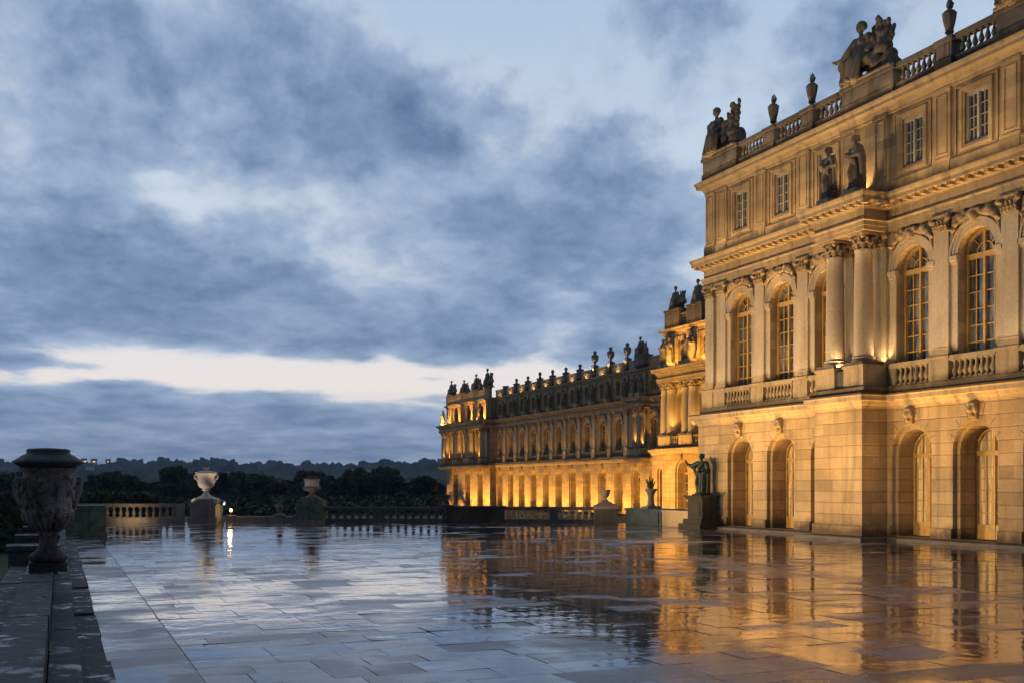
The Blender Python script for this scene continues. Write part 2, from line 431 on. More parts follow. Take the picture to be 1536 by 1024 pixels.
# ------------------------------------------------------------------ palace facades (all face -X, run along Y)
Z_STR, Z_ARC, Z_COR, Z_ATT, Z_BAL = 6.6, 14.05, 15.65, 20.15, 21.6
ENTAB = [(min(o,.34+(o-.34)*.62) if o > .34 else o, z) for o, z in [(0,14.05),(.17,14.05),(.17,14.24),(.22,14.25),(.22,14.42),(.30,14.47),(.30,14.52),(.14,14.54),(.14,14.98),(.24,15.0),(.30,15.08),(.34,15.08),(.34,15.24),(.88,15.26),(.88,15.42),(.96,15.50),(1.02,15.60),(1.02,15.65),(0,15.74)]]
ATTCOR = [(o*.82, z) for o, z in [(0,19.45),(.14,19.45),(.14,19.55),(.18,19.6),(.24,19.72),(.30,19.78),(.58,19.82),(.58,19.96),(.66,20.04),(.70,20.12),(.70,20.16),(0,20.22)]]
STRING = [(0,6.0),(.05,6.0),(.08,6.1),(.16,6.18),(.22,6.3),(.36,6.34),(.36,6.52),(.40,6.60),(.40,6.66),(0,6.70)]

def far_window_set():
    d = {}
    return d

class Palace:
    def __init__(s, name, X, ybase, label, zb, near):
        s.X = X; s.zb = zb; s.near = near
        s.root = empty(name, (X, ybase, zb), label, 'building')
    def part(s, name, me, mat=None, loc=None, parent=None):
        if loc is None: loc = (0,0,0)
        return ob(name, me, mat, parent or s.root, loc)
    def ground(s, X, edges, bays, hw=1.2, zsp=4.0, n=12):
        w = MB()
        zf = 0.22 if s.near else s.zb+.35
        for (y0,y1), yc in zip(edges, bays):
            if yc is None:
                w.quad((X,y0,s.zb),(X,y0,6.3),(X,y1,6.3),(X,y1,s.zb)); continue
            h = hw if not isinstance(yc, tuple) else yc[1]
            c = yc if not isinstance(yc, tuple) else yc[0]
            w.arch_cell(X, y0, y1, s.zb, 6.3, c, h, zf, zsp, 0.22, n)
            # stepped rebate, then the deep reveal
            hi = h-.2
            po = [(c+h*math.cos(PI*k/n), zsp+h*math.sin(PI*k/n)) for k in range(n+1)]
            pi_ = [(c+hi*math.cos(PI*k/n), zsp+hi*math.sin(PI*k/n)) for k in range(n+1)]
            lo = [(c+h,zf)]+po+[(c-h,zf)]; li = [(c+hi,zf)]+pi_+[(c-hi,zf)]
            for k in range(len(lo)-1):
                w.quad((X+.22,lo[k][0],lo[k][1]),(X+.22,lo[k+1][0],lo[k+1][1]),(X+.22,li[k+1][0],li[k+1][1]),(X+.22,li[k][0],li[k][1]))
            w.reveal(X+.22, c, hi, zf, pi_, 1.0)
        nf = len(w.f)
        if s.near:
            for yc in bays:
                if yc is None: continue
                for k in (-3,-2,-1,1,2,3):
                    ang = PI/2+(k-.35*k/abs(k))*.42; c, q = math.cos(ang), math.sin(ang)
                    r0, r1 = 1.24, (1.95 if abs(k) == 1 else 1.62 if abs(k)==2 else 1.5)
                    tx, tz, w_ = -q, c, .014
                    w.add([(X-.004,yc+r0*c+tx*w_,4+r0*q+tz*w_),(X-.004,yc+r0*c-tx*w_,4+r0*q-tz*w_),(X-.004,yc+r1*c-tx*w_,4+r1*q-tz*w_),(X-.004,yc+r1*c+tx*w_,4+r1*q+tz*w_)],[(0,1,2,3)])
        o = s.part('ground_storey', w, M['rustic'] if s.near else M['rustic_far'])
        o.data.materials.append(M['damp'])
        for pg in list(o.data.polygons)[nf:]: pg.material_index = 1
        return o
    def upper(s, X, edges, bays, hw=.98, zsp=12.2, z0=6.6, zf=7.0, n=12):
        w = MB()
        for (y0,y1), yc in zip(edges, bays):
            if yc is None: w.quad((X,y0,z0),(X,y0,14.2),(X,y1,14.2),(X,y1,z0))
            else: w.arch_cell(X, y0, y1, z0, 14.2, yc, hw, zf, zsp, 0.6, n)
        return s.part('upper_storey', w, M['ashlar'])
    def attic(s, X, edges, bays, hw=.62, z0=16.75, z1=18.95):
        w = MB()
        for (y0,y1), yc in zip(edges, bays):
            if yc is None: w.quad((X,y0,15.6),(X,y0,19.6),(X,y1,19.6),(X,y1,15.6))
            else: w.arch_cell(X, y0, y1, 15.6, 19.6, yc, hw, z0, z1, 0.4, 2, False)
        return s.part('attic_storey', w, M['ashlar'])

def balustrade_run(P, X, y0, y1, zb, rail_mat, bal, pitch, name='balustrade', zplinth=.35, h=.82, w=.32):
    b = MB()
    b.box(X-w/2-.03,X+w/2+.03,y0,y1,zb,zb+zplinth)
    b.box(X-w/2-.04,X+w/2+.04,y0,y1,zb+zplinth+h,zb+zplinth+h+.22)
    o = P.part(name, b, rail_mat)
    n = max(1, round((y1-y0-.16)/pitch))
    for i in range(n):
        y = y0+.08+(y1-y0-.16)*(i+.5)/n
        ob('baluster', bal, None, o, (X,y,zb+zplinth))
    return o

# ---- nearest block
def build_near():
    X = 35.0; XG = 34.9
    P = Palace('palace_block', X, 39.0, 'nearest stone palace block at the right, with round arched windows and two tall columns', 0.0, True)
    bays = [26.0,29.6,33.2,36.8,None,42.5,46.15,49.8,None]
    edges = [(24.2,27.8),(27.8,31.4),(31.4,35.0),(35.0,38.3),(38.3,41.0),(41.0,44.3),(44.3,47.95),(47.95,51.3),(51.3,54.0)]
    real = [b for b in bays if b]
    P.ground(XG, edges, bays)
    eu = [list(e) for e in edges]; eu[-1][1] = 53.2
    P.upper(X, [tuple(e) for e in eu], bays)
    P.attic(X, [tuple(e) for e in eu], bays)
    # end walls and roof
    w = MB(); w.quad((XG,54.0,0),(XG,54.0,6.3),(56,54.0,6.3),(56,54.0,0)); w.quad((X,53.2,6.3),(X,53.2,19.6),(56,53.2,19.6),(56,53.2,6.3))
    w.quad((XG,24.2,0),(56,24.2,0),(56,24.2,19.6),(XG,24.2,19.6)); w.quad((56,24.2,0),(56,54,0),(56,54,19.6),(56,24.2,19.6))
    P.part('end_wall', w, M['ashlar'])
    r = MB(); r.box(X-.02,55.9,24.25,53.15,19.7,20.13); r.frustum(36.5,54.5,26,52,20.13,41,50,30,48,21.3); P.part('roof', r, M['slate'])
    # porch block with two columns
    g = MB(); g.box(33.45,XG+.05,38.3,41.6,0.0,6.3); P.part('porch_base', g, M['rustic'])
    path_g = [(XG,24.2),(XG,38.3),(33.45,38.3),(33.45,41.6),(XG,41.6),(XG,54.0),(56,54.0)]
    path_u = [(X,24.2),(X,38.35),(33.62,38.35),(33.62,41.5),(X,41.5),(X,53.2),(56,53.2)]
    path_a = [(X,24.2),(X,53.2),(56,53.2)]
    m = MB(); m.sweep(path_g, STRING); P.part('string_course', m, M['trim'])
    m = MB(); m.sweep(path_u, [(0,6.66),(.30,6.66),(.30,6.95),(.26,6.98),(0,6.98)]); P.part('balcony_plinth', m, M['trim'])
    m = MB(); m.sweep(path_u, ENTAB)
    def mods(y0,y1,xf):
        n = round((y1-y0)/.5)
        for i in range(n):
            y = y0+(y1-y0)*(i+.5)/n; m.box(xf-.62,xf-.3,y-.11,y+.11,15.10,15.255)
    mods(24.4,37.4,X); mods(37.55,42.3,33.62); mods(42.5,53.8,X)
    for i in range(3): m.box(33.7+i*.45,33.92+i*.45,37.55,38.06,15.10,15.255)
    P.part('main_cornice', m, M['trim'])
    pf = MB(); pf.box(33.64,X+.05,38.37,41.48,14.06,15.6); P.part('porch_soffit', pf, M['ashlar'])
    m = MB(); m.sweep(path_a, ATTCOR); P.part('attic_cornice', m, M['trim'])
    m = MB(); m.sweep(path_a, [(0,15.7),(.14,15.7),(.14,16.3),(.10,16.36),(0,16.38)]); P.part('attic_plinth', m, M['ashlar'])
    ys = [24.2]+[v for b in real if b<38 for v in (b-1.2,b+1.2)]+[38.3]
    ys2 = [41.6]+[v for b in real if b>41.6 for v in (b-1.2,b+1.2)]+[54.08]
    for a, b in list(zip(ys[0::2], ys[1::2]))+list(zip(ys2[0::2], ys2[1::2])):
        if b > a: m = MB(); m.box(XG-.09,XG+.02,a,b,0.2,.66); P.part('plinth', m, M['rustic'])
    m = MB(); m.sweep([(XG,38.31),(33.46,38.31),(33.46,41.6),(XG,41.6)], [(0,.2),(.09,.2),(.09,.66),(0,.68)]); P.part('porch_plinth', m, M['rustic'])
    m = MB(); m.sweep([(XG,24.2),(XG,38.25),(33.4,38.25),(33.4,41.65),(XG,41.65),(XG,54.0)], [(-.3,0.0),(.62,0.0),(.62,.13),(.60,.15),(-.3,.2)]); P.part('footing_step', m, M['damp'])
    # doors and windows
    gf, gp = window_mesh(1.0, 0.22, 3.85, 2, 6, True, .05, .62, False)
    uf, up = window_mesh(.98, 0.0, 5.1, 2, 7, True, .045)
    af, ap = window_mesh(.62, 0.0, 2.12, 2, 4, False, .03)
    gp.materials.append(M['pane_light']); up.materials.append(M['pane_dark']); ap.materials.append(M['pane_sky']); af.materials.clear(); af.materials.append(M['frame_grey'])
    for yc in real:
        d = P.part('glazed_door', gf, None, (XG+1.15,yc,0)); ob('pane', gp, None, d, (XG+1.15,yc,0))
        d = P.part('window', uf, None, (X+.5,yc,7.0)); ob('pane', up, None, d, (X+.5,yc,7.0))
        d = P.part('attic_window', af, None, (X+.16,yc,16.78)); ob('pane', ap, None, d, (X+.16,yc,16.78))
    # arch mouldings, imposts, voussoirs, masks
    for yc in real:
        a = MB()
        for r0,r1,p in ((.985,1.16,.05),(1.16,1.30,.08),(1.30,1.40,.13)): a.ring(yc,12.2,r0,r1,X-p,X+.05,18)
        for s in (-1,1):
            c = yc+s*1.19
            a.box(X-.04,X+.04,c-.2,c+.2,6.98,11.9)
            a.box(X-.10,X+.045,c-.23,c+.23,11.86,11.98); a.box(X-.16,X+.05,c-.25,c+.25,11.98,12.2)
        P.part('arch_surround', a, M['pier'])
        P.part('keystone_mask', MASK, None, (XG-.02,yc,5.22))
        P.part('spandrel_carving', SPAN[int(yc)%3], None, (X-.05,yc,13.52))
    # pilasters
    sh = pil_shaft(.84, 4.95, .16); sh.materials.append(M['pier']); bs = pil_base(.84,.16); bs.materials.append(M['trim'])
    ped = MB(); ped.box(-.31,0,-.56,.56,.32,1.22); ped.box(-.36,0,-.60,.60,1.22,1.36); pedm = ped.me('pedestal'); pedm.materials.append(M['trim'])
    atp = MB(); atp.box(-.11,0,-.45,.45,0,3.1); atp.box(-.15,0,-.30,-.27,.25,2.8); atp.box(-.15,0,.27,.30,.25,2.8); atp.box(-.15,0,-.27,.27,.25,.28); atp.box(-.15,0,-.27,.27,2.77,2.8); atp.box(-.17,0,-.50,.50,-.08,.1); atp.box(-.2,0,-.5,.5,-.65,-.08); atp.box(-.16,0,-.48,.48,2.95,3.1)
    atpm = atp.me('attic_pilaster'); atpm.materials.append(M['ashlar'])
    for yc in (27.8,31.4,35.0,38.75,40.95,44.3,47.95,51.55,52.76):
        p = P.part('pilaster', sh, None, (X,yc,8.38)); ob('pilaster_base', bs, None, p, (X,yc,8.01)); ob('capital', CAP_PIL, None, p, (X-.05,yc,13.3))
        if not 38.5 < yc < 41.2: P.part('pedestal', pedm, None, (X,yc,6.66))
        P.part('attic_pilaster', atpm, None, (X,yc,16.4))
    # columns
    cs = col_shaft(.44,4.9); cs.materials.append(M['pier']); cb = col_base(.44); cb.materials.append(M['pier'])
    for yc in (38.95,40.9):
        c = P.part('column', cs, None, (34.1,yc,8.4)); ob('column_base', cb, None, c, (34.1,yc,8.0)); ob('capital', CAP_COL, None, c, (34.1,yc,13.28))
        b = MB(); b.box(33.50,34.75,yc-.66,yc+.66,6.98,7.86); b.box(33.44,34.8,yc-.70,yc+.70,7.86,8.0); P.part('column_pedestal', b, M['trim'])
    b = MB(); b.box(33.62,34.72,39.62,40.23,6.98,7.8); P.part('porch_dado', b, M['damp'])
    b = MB(); b.box(34.805,34.995,38.4,41.5,6.98,7.98); P.part('porch_backing', b, M['trim'])
    # balcony balustrades
    for yc in real:
        y0, y1 = yc-1.22, yc+1.22
        if yc == 42.5: y0 = 41.72
        if yc == 36.8: y1 = 37.9
        o = balustrade_run(P, X-.16, y0, y1, 6.98, M['trim'], BAL_NEAR, .30, 'balcony_balustrade', .02, .78, .24)
    # attic window frames
    for yc in real:
        a = MB()
        for e0,e1,p in ((.62,.72,.05),(.72,.86,.10)):
            a.box(X-p,X+.03,yc-e1,yc-e0,16.75-(e0-.62),18.95+(e0-.62)); a.box(X-p,X+.03,yc+e0,yc+e1,16.75-(e0-.62),18.95+(e0-.62))
            a.box(X-p,X+.03,yc-e1,yc+e1,18.95+e0-.62,18.95+e1-.62); a.box(X-p,X+.03,yc-e1,yc+e1,16.75-(e1-.62),16.75-(e0-.62))
        a.box(X-.06,X+.03,yc-1.12,yc-1.06,16.45,19.3); a.box(X-.06,X+.03,yc+1.06,yc+1.12,16.45,19.3); a.box(X-.06,X+.03,yc-1.06,yc+1.06,19.24,19.3)
        P.part('window_surround', a, M['ashlar'])
    # roof balustrade and its piers
    XR = 34.78
    piers = [(27.2,.9,1.22),(30.3,3.0,1.25),(34.5,.95,1.22),(39.2,3.5,1.25),(43.5,.95,1.22),(46.65,.95,1.22),(51.25,3.4,1.25)]
    for yc, w_, h in piers:
        b = MB(); b.box(XR-.34,XR+.5,yc-w_/2,yc+w_/2,20.18,20.5); b.box(XR-.28,XR+.45,yc-w_/2+.05,yc+w_/2-.05,20.5,20.18+h-.2); b.box(XR-.30,XR-.27,yc-w_/2+.16,yc+w_/2-.16,20.58,20.18+h-.28); b.box(XR-.36,XR+.5,yc-w_/2-.05,yc+w_/2+.05,20.18+h-.2,20.18+h)
        P.part('roof_pedestal', b, M['sooty'])
    gaps = [(27.7,28.75),(31.85,33.97),(35.03,37.4),(41.0,42.97),(44.03,46.12),(47.18,49.5)]
    for y0,y1 in gaps:
        b = MB(); b.box(XR-.2,XR+.2,y0,y0+.22,20.50,21.2); b.box(XR-.2,XR+.2,y1-.22,y1,20.50,21.2)
        balustrade_run(P, XR, y0, y1, 20.19, M['sooty'], BAL_ROOF, .33, 'roof_balustrade', .31, .72, .34)
    return P
build_near()

# ---- the farther buildings share one simpler facade
def far_meshes():
    D = {}
    D['sh'] = pil_shaft(.95,4.95,.3); D['sh'].materials.append(M['pier'])
    D['cs'] = col_shaft(.5,4.9,12); D['cs'].materials.append(M['pier'])
    cb = MB(); cb.box(-.68,.68,-.68,.68,0,.16); cb.lathe([(.64,.16),(.66,.25),(.54,.3),(.54,.4)],12,caps=False); D['cb'] = cb.me('column_base'); D['cb'].materials.append(M['pier'])
    p = MB(); p.box(-.42,0,-.6,.6,0,1.35); D['ped'] = p.me('pedestal'); D['ped'].materials.append(M['trim'])
    p = MB(); p.box(-.22,0,-.5,.5,0,3.8); D['atp'] = p.me('attic_pilaster'); D['atp'].materials.append(M['ashlar'])
    return D
FD = far_meshes()
def far_windows(ghw, zb, uhw=1.0):
    gf, gp = window_mesh(ghw-.2, 0, 4.0-.15-(zb+.35), 1, 5, True, .07, .5, False); gp.materials.append(M['pane_dark'])
    uf, up = window_mesh(uhw, 0, 5.1, 1, 5, True, .07, 0, False); up.materials.append(M['pane_dark'])
    af, ap = window_mesh(.7, 0, 2.0, 1, 3, False, .06); ap.materials.append(M['pane_dark'])
    return gf,gp,uf,up,af,ap
def far_facade(P, X, edges, bays, ghw, pils, cols, colX, W, n=8, uhw=1.0, skip_upper=(), uend=None):
    real = [b for b in bays if b is not None]
    P.ground(X-.1, edges, bays, ghw, 4.0, n)
    ub = [None if (b is None or isinstance(b,tuple) or b in skip_upper) else b for b in bays]
    if uend: edges = edges[:-1]+[(edges[-1][0],uend)]
    P.upper(X, edges, ub, uhw, 12.2, 6.6, 7.3, n)
    P.attic(X, edges, ub, .7, 16.6, 18.7)
    gf,gp,uf,up,af,ap = W
    for b in real:
        if isinstance(b,tuple): continue
        d = P.part('glazed_door', gf, None, (X+1.05,b,P.zb+.35)); ob('pane', gp, None, d, (X+1.05,b,P.zb+.35))
        P.part('keystone_mask', MASK_FAR, None, (X-.1,b,5.25))
    for b in ub:
        if b is None: continue
        d = P.part('window', uf, None, (X+.5,b,7.3)); ob('pane', up, None, d, (X+.5,b,7.3))
        d = P.part('attic_window', af, None, (X+.34,b,16.65)); ob('pane', ap, None, d, (X+.34,b,16.65))
        a = MB(); a.ring(b,12.2,uhw,uhw+.4,X-.12,X+.05,10); a.box(X-.14,X+.04,b-uhw-.5,b-uhw-.003,11.95,12.2); a.box(X-.14,X+.04,b+uhw+.003,b+uhw+.5,11.95,12.2); P.part('arch_surround', a, M['pier'])
        P.part('spandrel_carving', SPAN[int(b)%3], None, (X-.05,b,13.55))
        a = MB(); a.box(X-.12,X+.03,b-.95,b-.7,16.5,18.9); a.box(X-.12,X+.03,b+.7,b+.95,16.5,18.9); a.box(X-.125,X+.03,b-.95,b+.95,18.9,19.15); P.part('window_surround', a, M['ashlar'])
    for y in pils:
        p = P.part('pilaster', FD['sh'], None, (X,y,8.35)); ob('capital', CAP_FAR, None, p, (X-.2,y,13.3))
        P.part('pedestal', FD['ped'], None, (X,y,6.98)); P.part('attic_pilaster', FD['atp'], None, (X,y,15.72))
    for y in cols:
        c = P.part('column', FD['cs'], None, (colX,y,8.4)); ob('column_base', FD['cb'], None, c, (colX,y,8.0)); ob('capital', CAP_CFAR, None, c, (colX,y,13.28))
def cells(bays, y0, y1):
    e = []; m = [y0]+[(a+b)/2 for a,b in zip(bays[:-1],bays[1:])]+[y1]
    return list(zip(m[:-1],m[1:]))

# ---- the pavilion in the middle distance
def build_pavilion():
    X = 64.0; P = Palace('palace_pavilion', X, 98.0, 'golden lit palace pavilion with paired columns, seen just past the corner of the nearest block', -2.0, False)
    bays = [84.4,88.9,93.4,97.9,102.3,107.3]
    bl = [84.4,88.9,93.4,97.9,102.3,(107.0,.55)]
    ed = cells(bays, 80.0, 108.7)
    pc = [v for y in (99.95,104.4,95.6,91.2) for v in (y-.68,y+.68)]
    far_facade(P, X, ed, bl, 1.35, pc, pc, X-.55, far_windows(1.35,-2.0), uend=106.0)
    w = MB(); w.quad((X-.1,108.7,-2),(X-.1,108.7,6.3),(84,108.7,6.3),(84,108.7,-2)); w.quad((X,106.0,6.3),(X,106.0,19.6),(84,106.0,19.6),(84,106.0,6.3)); w.quad((X-.1,106.0,6.3),(X-.1,108.7,6.3),(84,108.7,6.3),(84,106.0,6.3))
    w.quad((X-.1,80,-2),(84,80,-2),(84,80,19.6),(X-.1,80,19.6)); w.quad((84,80,-2),(84,106.0,-2),(84,106.0,19.6),(84,80,19.6)); P.part('end_wall', w, M['ashlar'])
    r = MB(); r.box(X-.02,83.9,80.05,105.8,19.7,20.13); P.part('roof', r, M['slate'])
    pg = [(X-.1,80),(X-.1,108.7),(84,108.7)]
    pf = [(X,80),(X,91.0),(X-1.0,91.0),(X-1.0,105.6),(X,105.6),(X,106.0),(84,108.7)]
    g = MB(); g.box(X-1.05,X-.05,91.0,105.6,6.2,7.0); P.part('porch_base', g, M['trim'])
    m = MB(); m.sweep([(X-.1,80),(X-.1,91.0),(X-1.05,91.0),(X-1.05,105.6),(X-.1,105.6),(X-.1,108.7),(84,108.7)], STRING); P.part('string_course', m, M['trim'])
    m = MB(); m.sweep(pf, ENTAB); P.part('main_cornice', m, M['trim'])
    b = MB(); b.box(X-.98,X+.05,91.02,105.55,14.06,15.6); P.part('porch_soffit', b, M['ashlar'])
    m = MB(); m.sweep([(X,80),(X,106.0),(84,108.7)], ATTCOR); P.part('attic_cornice', m, M['trim'])
    for y in (99.95,104.4,95.6,91.2):
        b = MB(); b.box(X-1.12,X-.1,y-1.3,y+1.3,7.0,8.0); P.part('column_pedestal', b, M['trim'])
    for y0,y1 in ((101.4,102.9),(96.95,98.5),(92.6,94.2)):
        balustrade_run(P, X-.8, y0, y1, 7.0, M['sooty'], BAL_NEAR, .4, 'balcony_balustrade', .02, .76, .3)
    XR = X-.2
    for yc in (103.5,98.9,94.0,88.5):
        b = MB(); b.box(XR-.45,XR+1.2,yc-1.5,yc+1.5,20.2,22.0); b.box(XR-.55,XR+1.3,yc-1.6,yc+1.6,22.0,22.2); P.part('roof_pedestal', b, M['sooty'])
    for y0,y1 in ((100.5,101.9),(95.6,97.3),(90.1,92.4)):
        balustrade_run(P, XR, y0, y1, 20.2, M['sooty'], BAL_ROOF, .45, 'roof_balustrade', .33, .86, .34)
build_pavilion()

# ---- the long far wing and its end pavilion, one building
BW = [137.1+5.45*k for k in range(12)]     # bay centres of the long wing
def build_wing():
    X = 81.0; P = Palace('palace_wing', X, 168.0, 'long far palace wing with a row of lit arches, ending in a gold lit pavilion', -2.0, False)
    bays = [b for b in [126.2,131.65]+BW if b < 198.5]
    ed = cells(bays, 112.0, 199.4)
    pil = [a[1] for a in ed[:-1]]
    pil = [y for y in pil if y > 128]
    far_facade(P, X, ed, bays, 1.35, pil, [139.0,141.1], X-1.3, far_windows(1.35,-2.0))
    # end pavilion
    XE = 79.8; be = [204.9,212.2,219.6]; ee = cells(be, 199.4, 225.6)
    ce = [200.9,207.7,209.4,215.0,216.8,222.4,224.5]
    W2 = far_windows(1.5,-2.0)
    far_facade(P, XE, ee, be, 1.5, ce, ce, XE-1.2, W2)
    w = MB()
    w.quad((XE-.1,199.4,-2),(X,199.4,-2),(X,199.4,19.6),(XE-.1,199.4,19.6)); w.quad((XE-.1,225.6,-2),(XE-.1,225.6,19.6),(98,225.6,19.6),(98,225.6,-2))
    w.quad((98,112,-2),(98,225.6,-2),(98,225.6,19.6),(98,112,19.6)); w.quad((X,112,-2),(98,112,-2),(98,112,19.6),(X,112,19.6)); P.part('end_wall', w, M['ashlar'])
    r = MB(); r.box(X-.02,97.9,112.1,199.5,19.7,20.1); r.box(XE-.02,97.9,199.5,225.5,19.7,20.1)
    r.frustum(82.4,97,113,199,20.1,88,92,116,199,23.2); P.part('roof', r, M['slate'])
    ps = [(X-.1,112),(X-.1,199.4),(XE-.1,199.4),(XE-.1,225.6),(98,225.6)]
    pe = [(X,112),(X,138.0),(X-1.8,138.0),(X-1.8,142.1),(X,142.1),(X,199.4),(XE-1.7,199.4),(XE-1.7,225.6),(98,225.6)]
    pa = [(X,112),(X,199.4),(XE,199.4),(XE,225.6),(98,225.6)]
    m = MB(); m.sweep([(X-.1,112),(X-.1,138.0),(X-1.85,138.0),(X-1.85,142.1),(X-.1,142.1),(X-.1,199.4),(XE-1.75,199.4),(XE-1.75,225.6),(98,225.6)], STRING); P.part('string_course', m, M['trim'])
    b = MB(); b.box(X-1.85,X-.05,138.0,142.1,5.9,8.0); P.part('porch_base', b, M['trim']); b = MB(); b.box(XE-1.75,XE-.05,199.4,225.6,6.2,7.0); P.part('porch_base', b, M['trim'])
    b = MB(); b.sweep(pa, [(0,6.68),(.5,6.68),(.5,6.98),(0,6.98)]); P.part('balcony_plinth', b, M['sooty'])
    m = MB(); m.sweep(pe, ENTAB); P.part('main_cornice', m, M['trim'])
    b = MB(); b.box(X-1.78,X+.05,138.02,142.08,14.06,15.6); P.part('porch_soffit', b, M['ashlar']); b = MB(); b.box(XE-1.68,XE+.05,199.42,225.58,14.06,15.6); P.part('porch_soffit', b, M['ashlar'])
    m = MB(); m.sweep(pa, ATTCOR); P.part('attic_cornice', m, M['trim'])
    for y in ce:
        b = MB(); b.box(XE-1.85,XE-.45,y-.75,y+.75,7.0,8.0); P.part('column_pedestal', b, M['trim'])
    # balcony fronts and parapet panels between pedestals
    for y in [b for b in bays if b > 128]:
        b = MB(); b.box(X-.32,X-.1,y-1.7,y+1.7,7.74,7.98); b.box(X-.28,X-.14,y-1.7,y+1.7,6.98,7.1)
        for k in range(8): b.box(X-.27,X-.15,y-1.55+k*.42,y-1.38+k*.42,7.1,7.74)
        P.part('balcony_balustrade', b, M['sooty'])
        b = MB(); b.box(X-.15,X+.15,y-2.1,y+2.1,20.2,21.35); b.box(X-.19,X-.15,y-1.8,y+1.8,20.55,21.1); b.box(X-.25,X+.25,y-2.1,y+2.1,21.35,21.6); P.part('parapet_panel', b, M['trim'])
    for y in pil:
        b = MB(); b.box(X-.4,X+.4,y-.55,y+.55,20.2,21.9); b.box(X-.48,X+.48,y-.63,y+.63,21.9,22.05); P.part('roof_pedestal', b, M['sooty'])
    # scooped parapet of the end pavilion
    b = MB(); N = 24
    for i in range(N):
        y0 = 199.6+25.8*i/N; y1 = 199.6+25.8*(i+1)/N
        h0 = 21.9+.5*abs(math.cos(PI*3*(i)/N)); h1 = 21.9+.5*abs(math.cos(PI*3*(i+1)/N))
        b.add([(XE-.3,y0,20.2),(XE-.3,y1,20.2),(XE-.3,y1,h1),(XE-.3,y0,h0),(XE+.4,y0,20.2),(XE+.4,y1,20.2),(XE+.4,y1,h1),(XE+.4,y0,h0)],[(0,3,2,1),(4,5,6,7),(3,7,6,2),(0,4,7,3),(1,2,6,5)])
    P.part('roof_parapet', b, M['trim'])
    return pil
WING_PIL = build_wing()

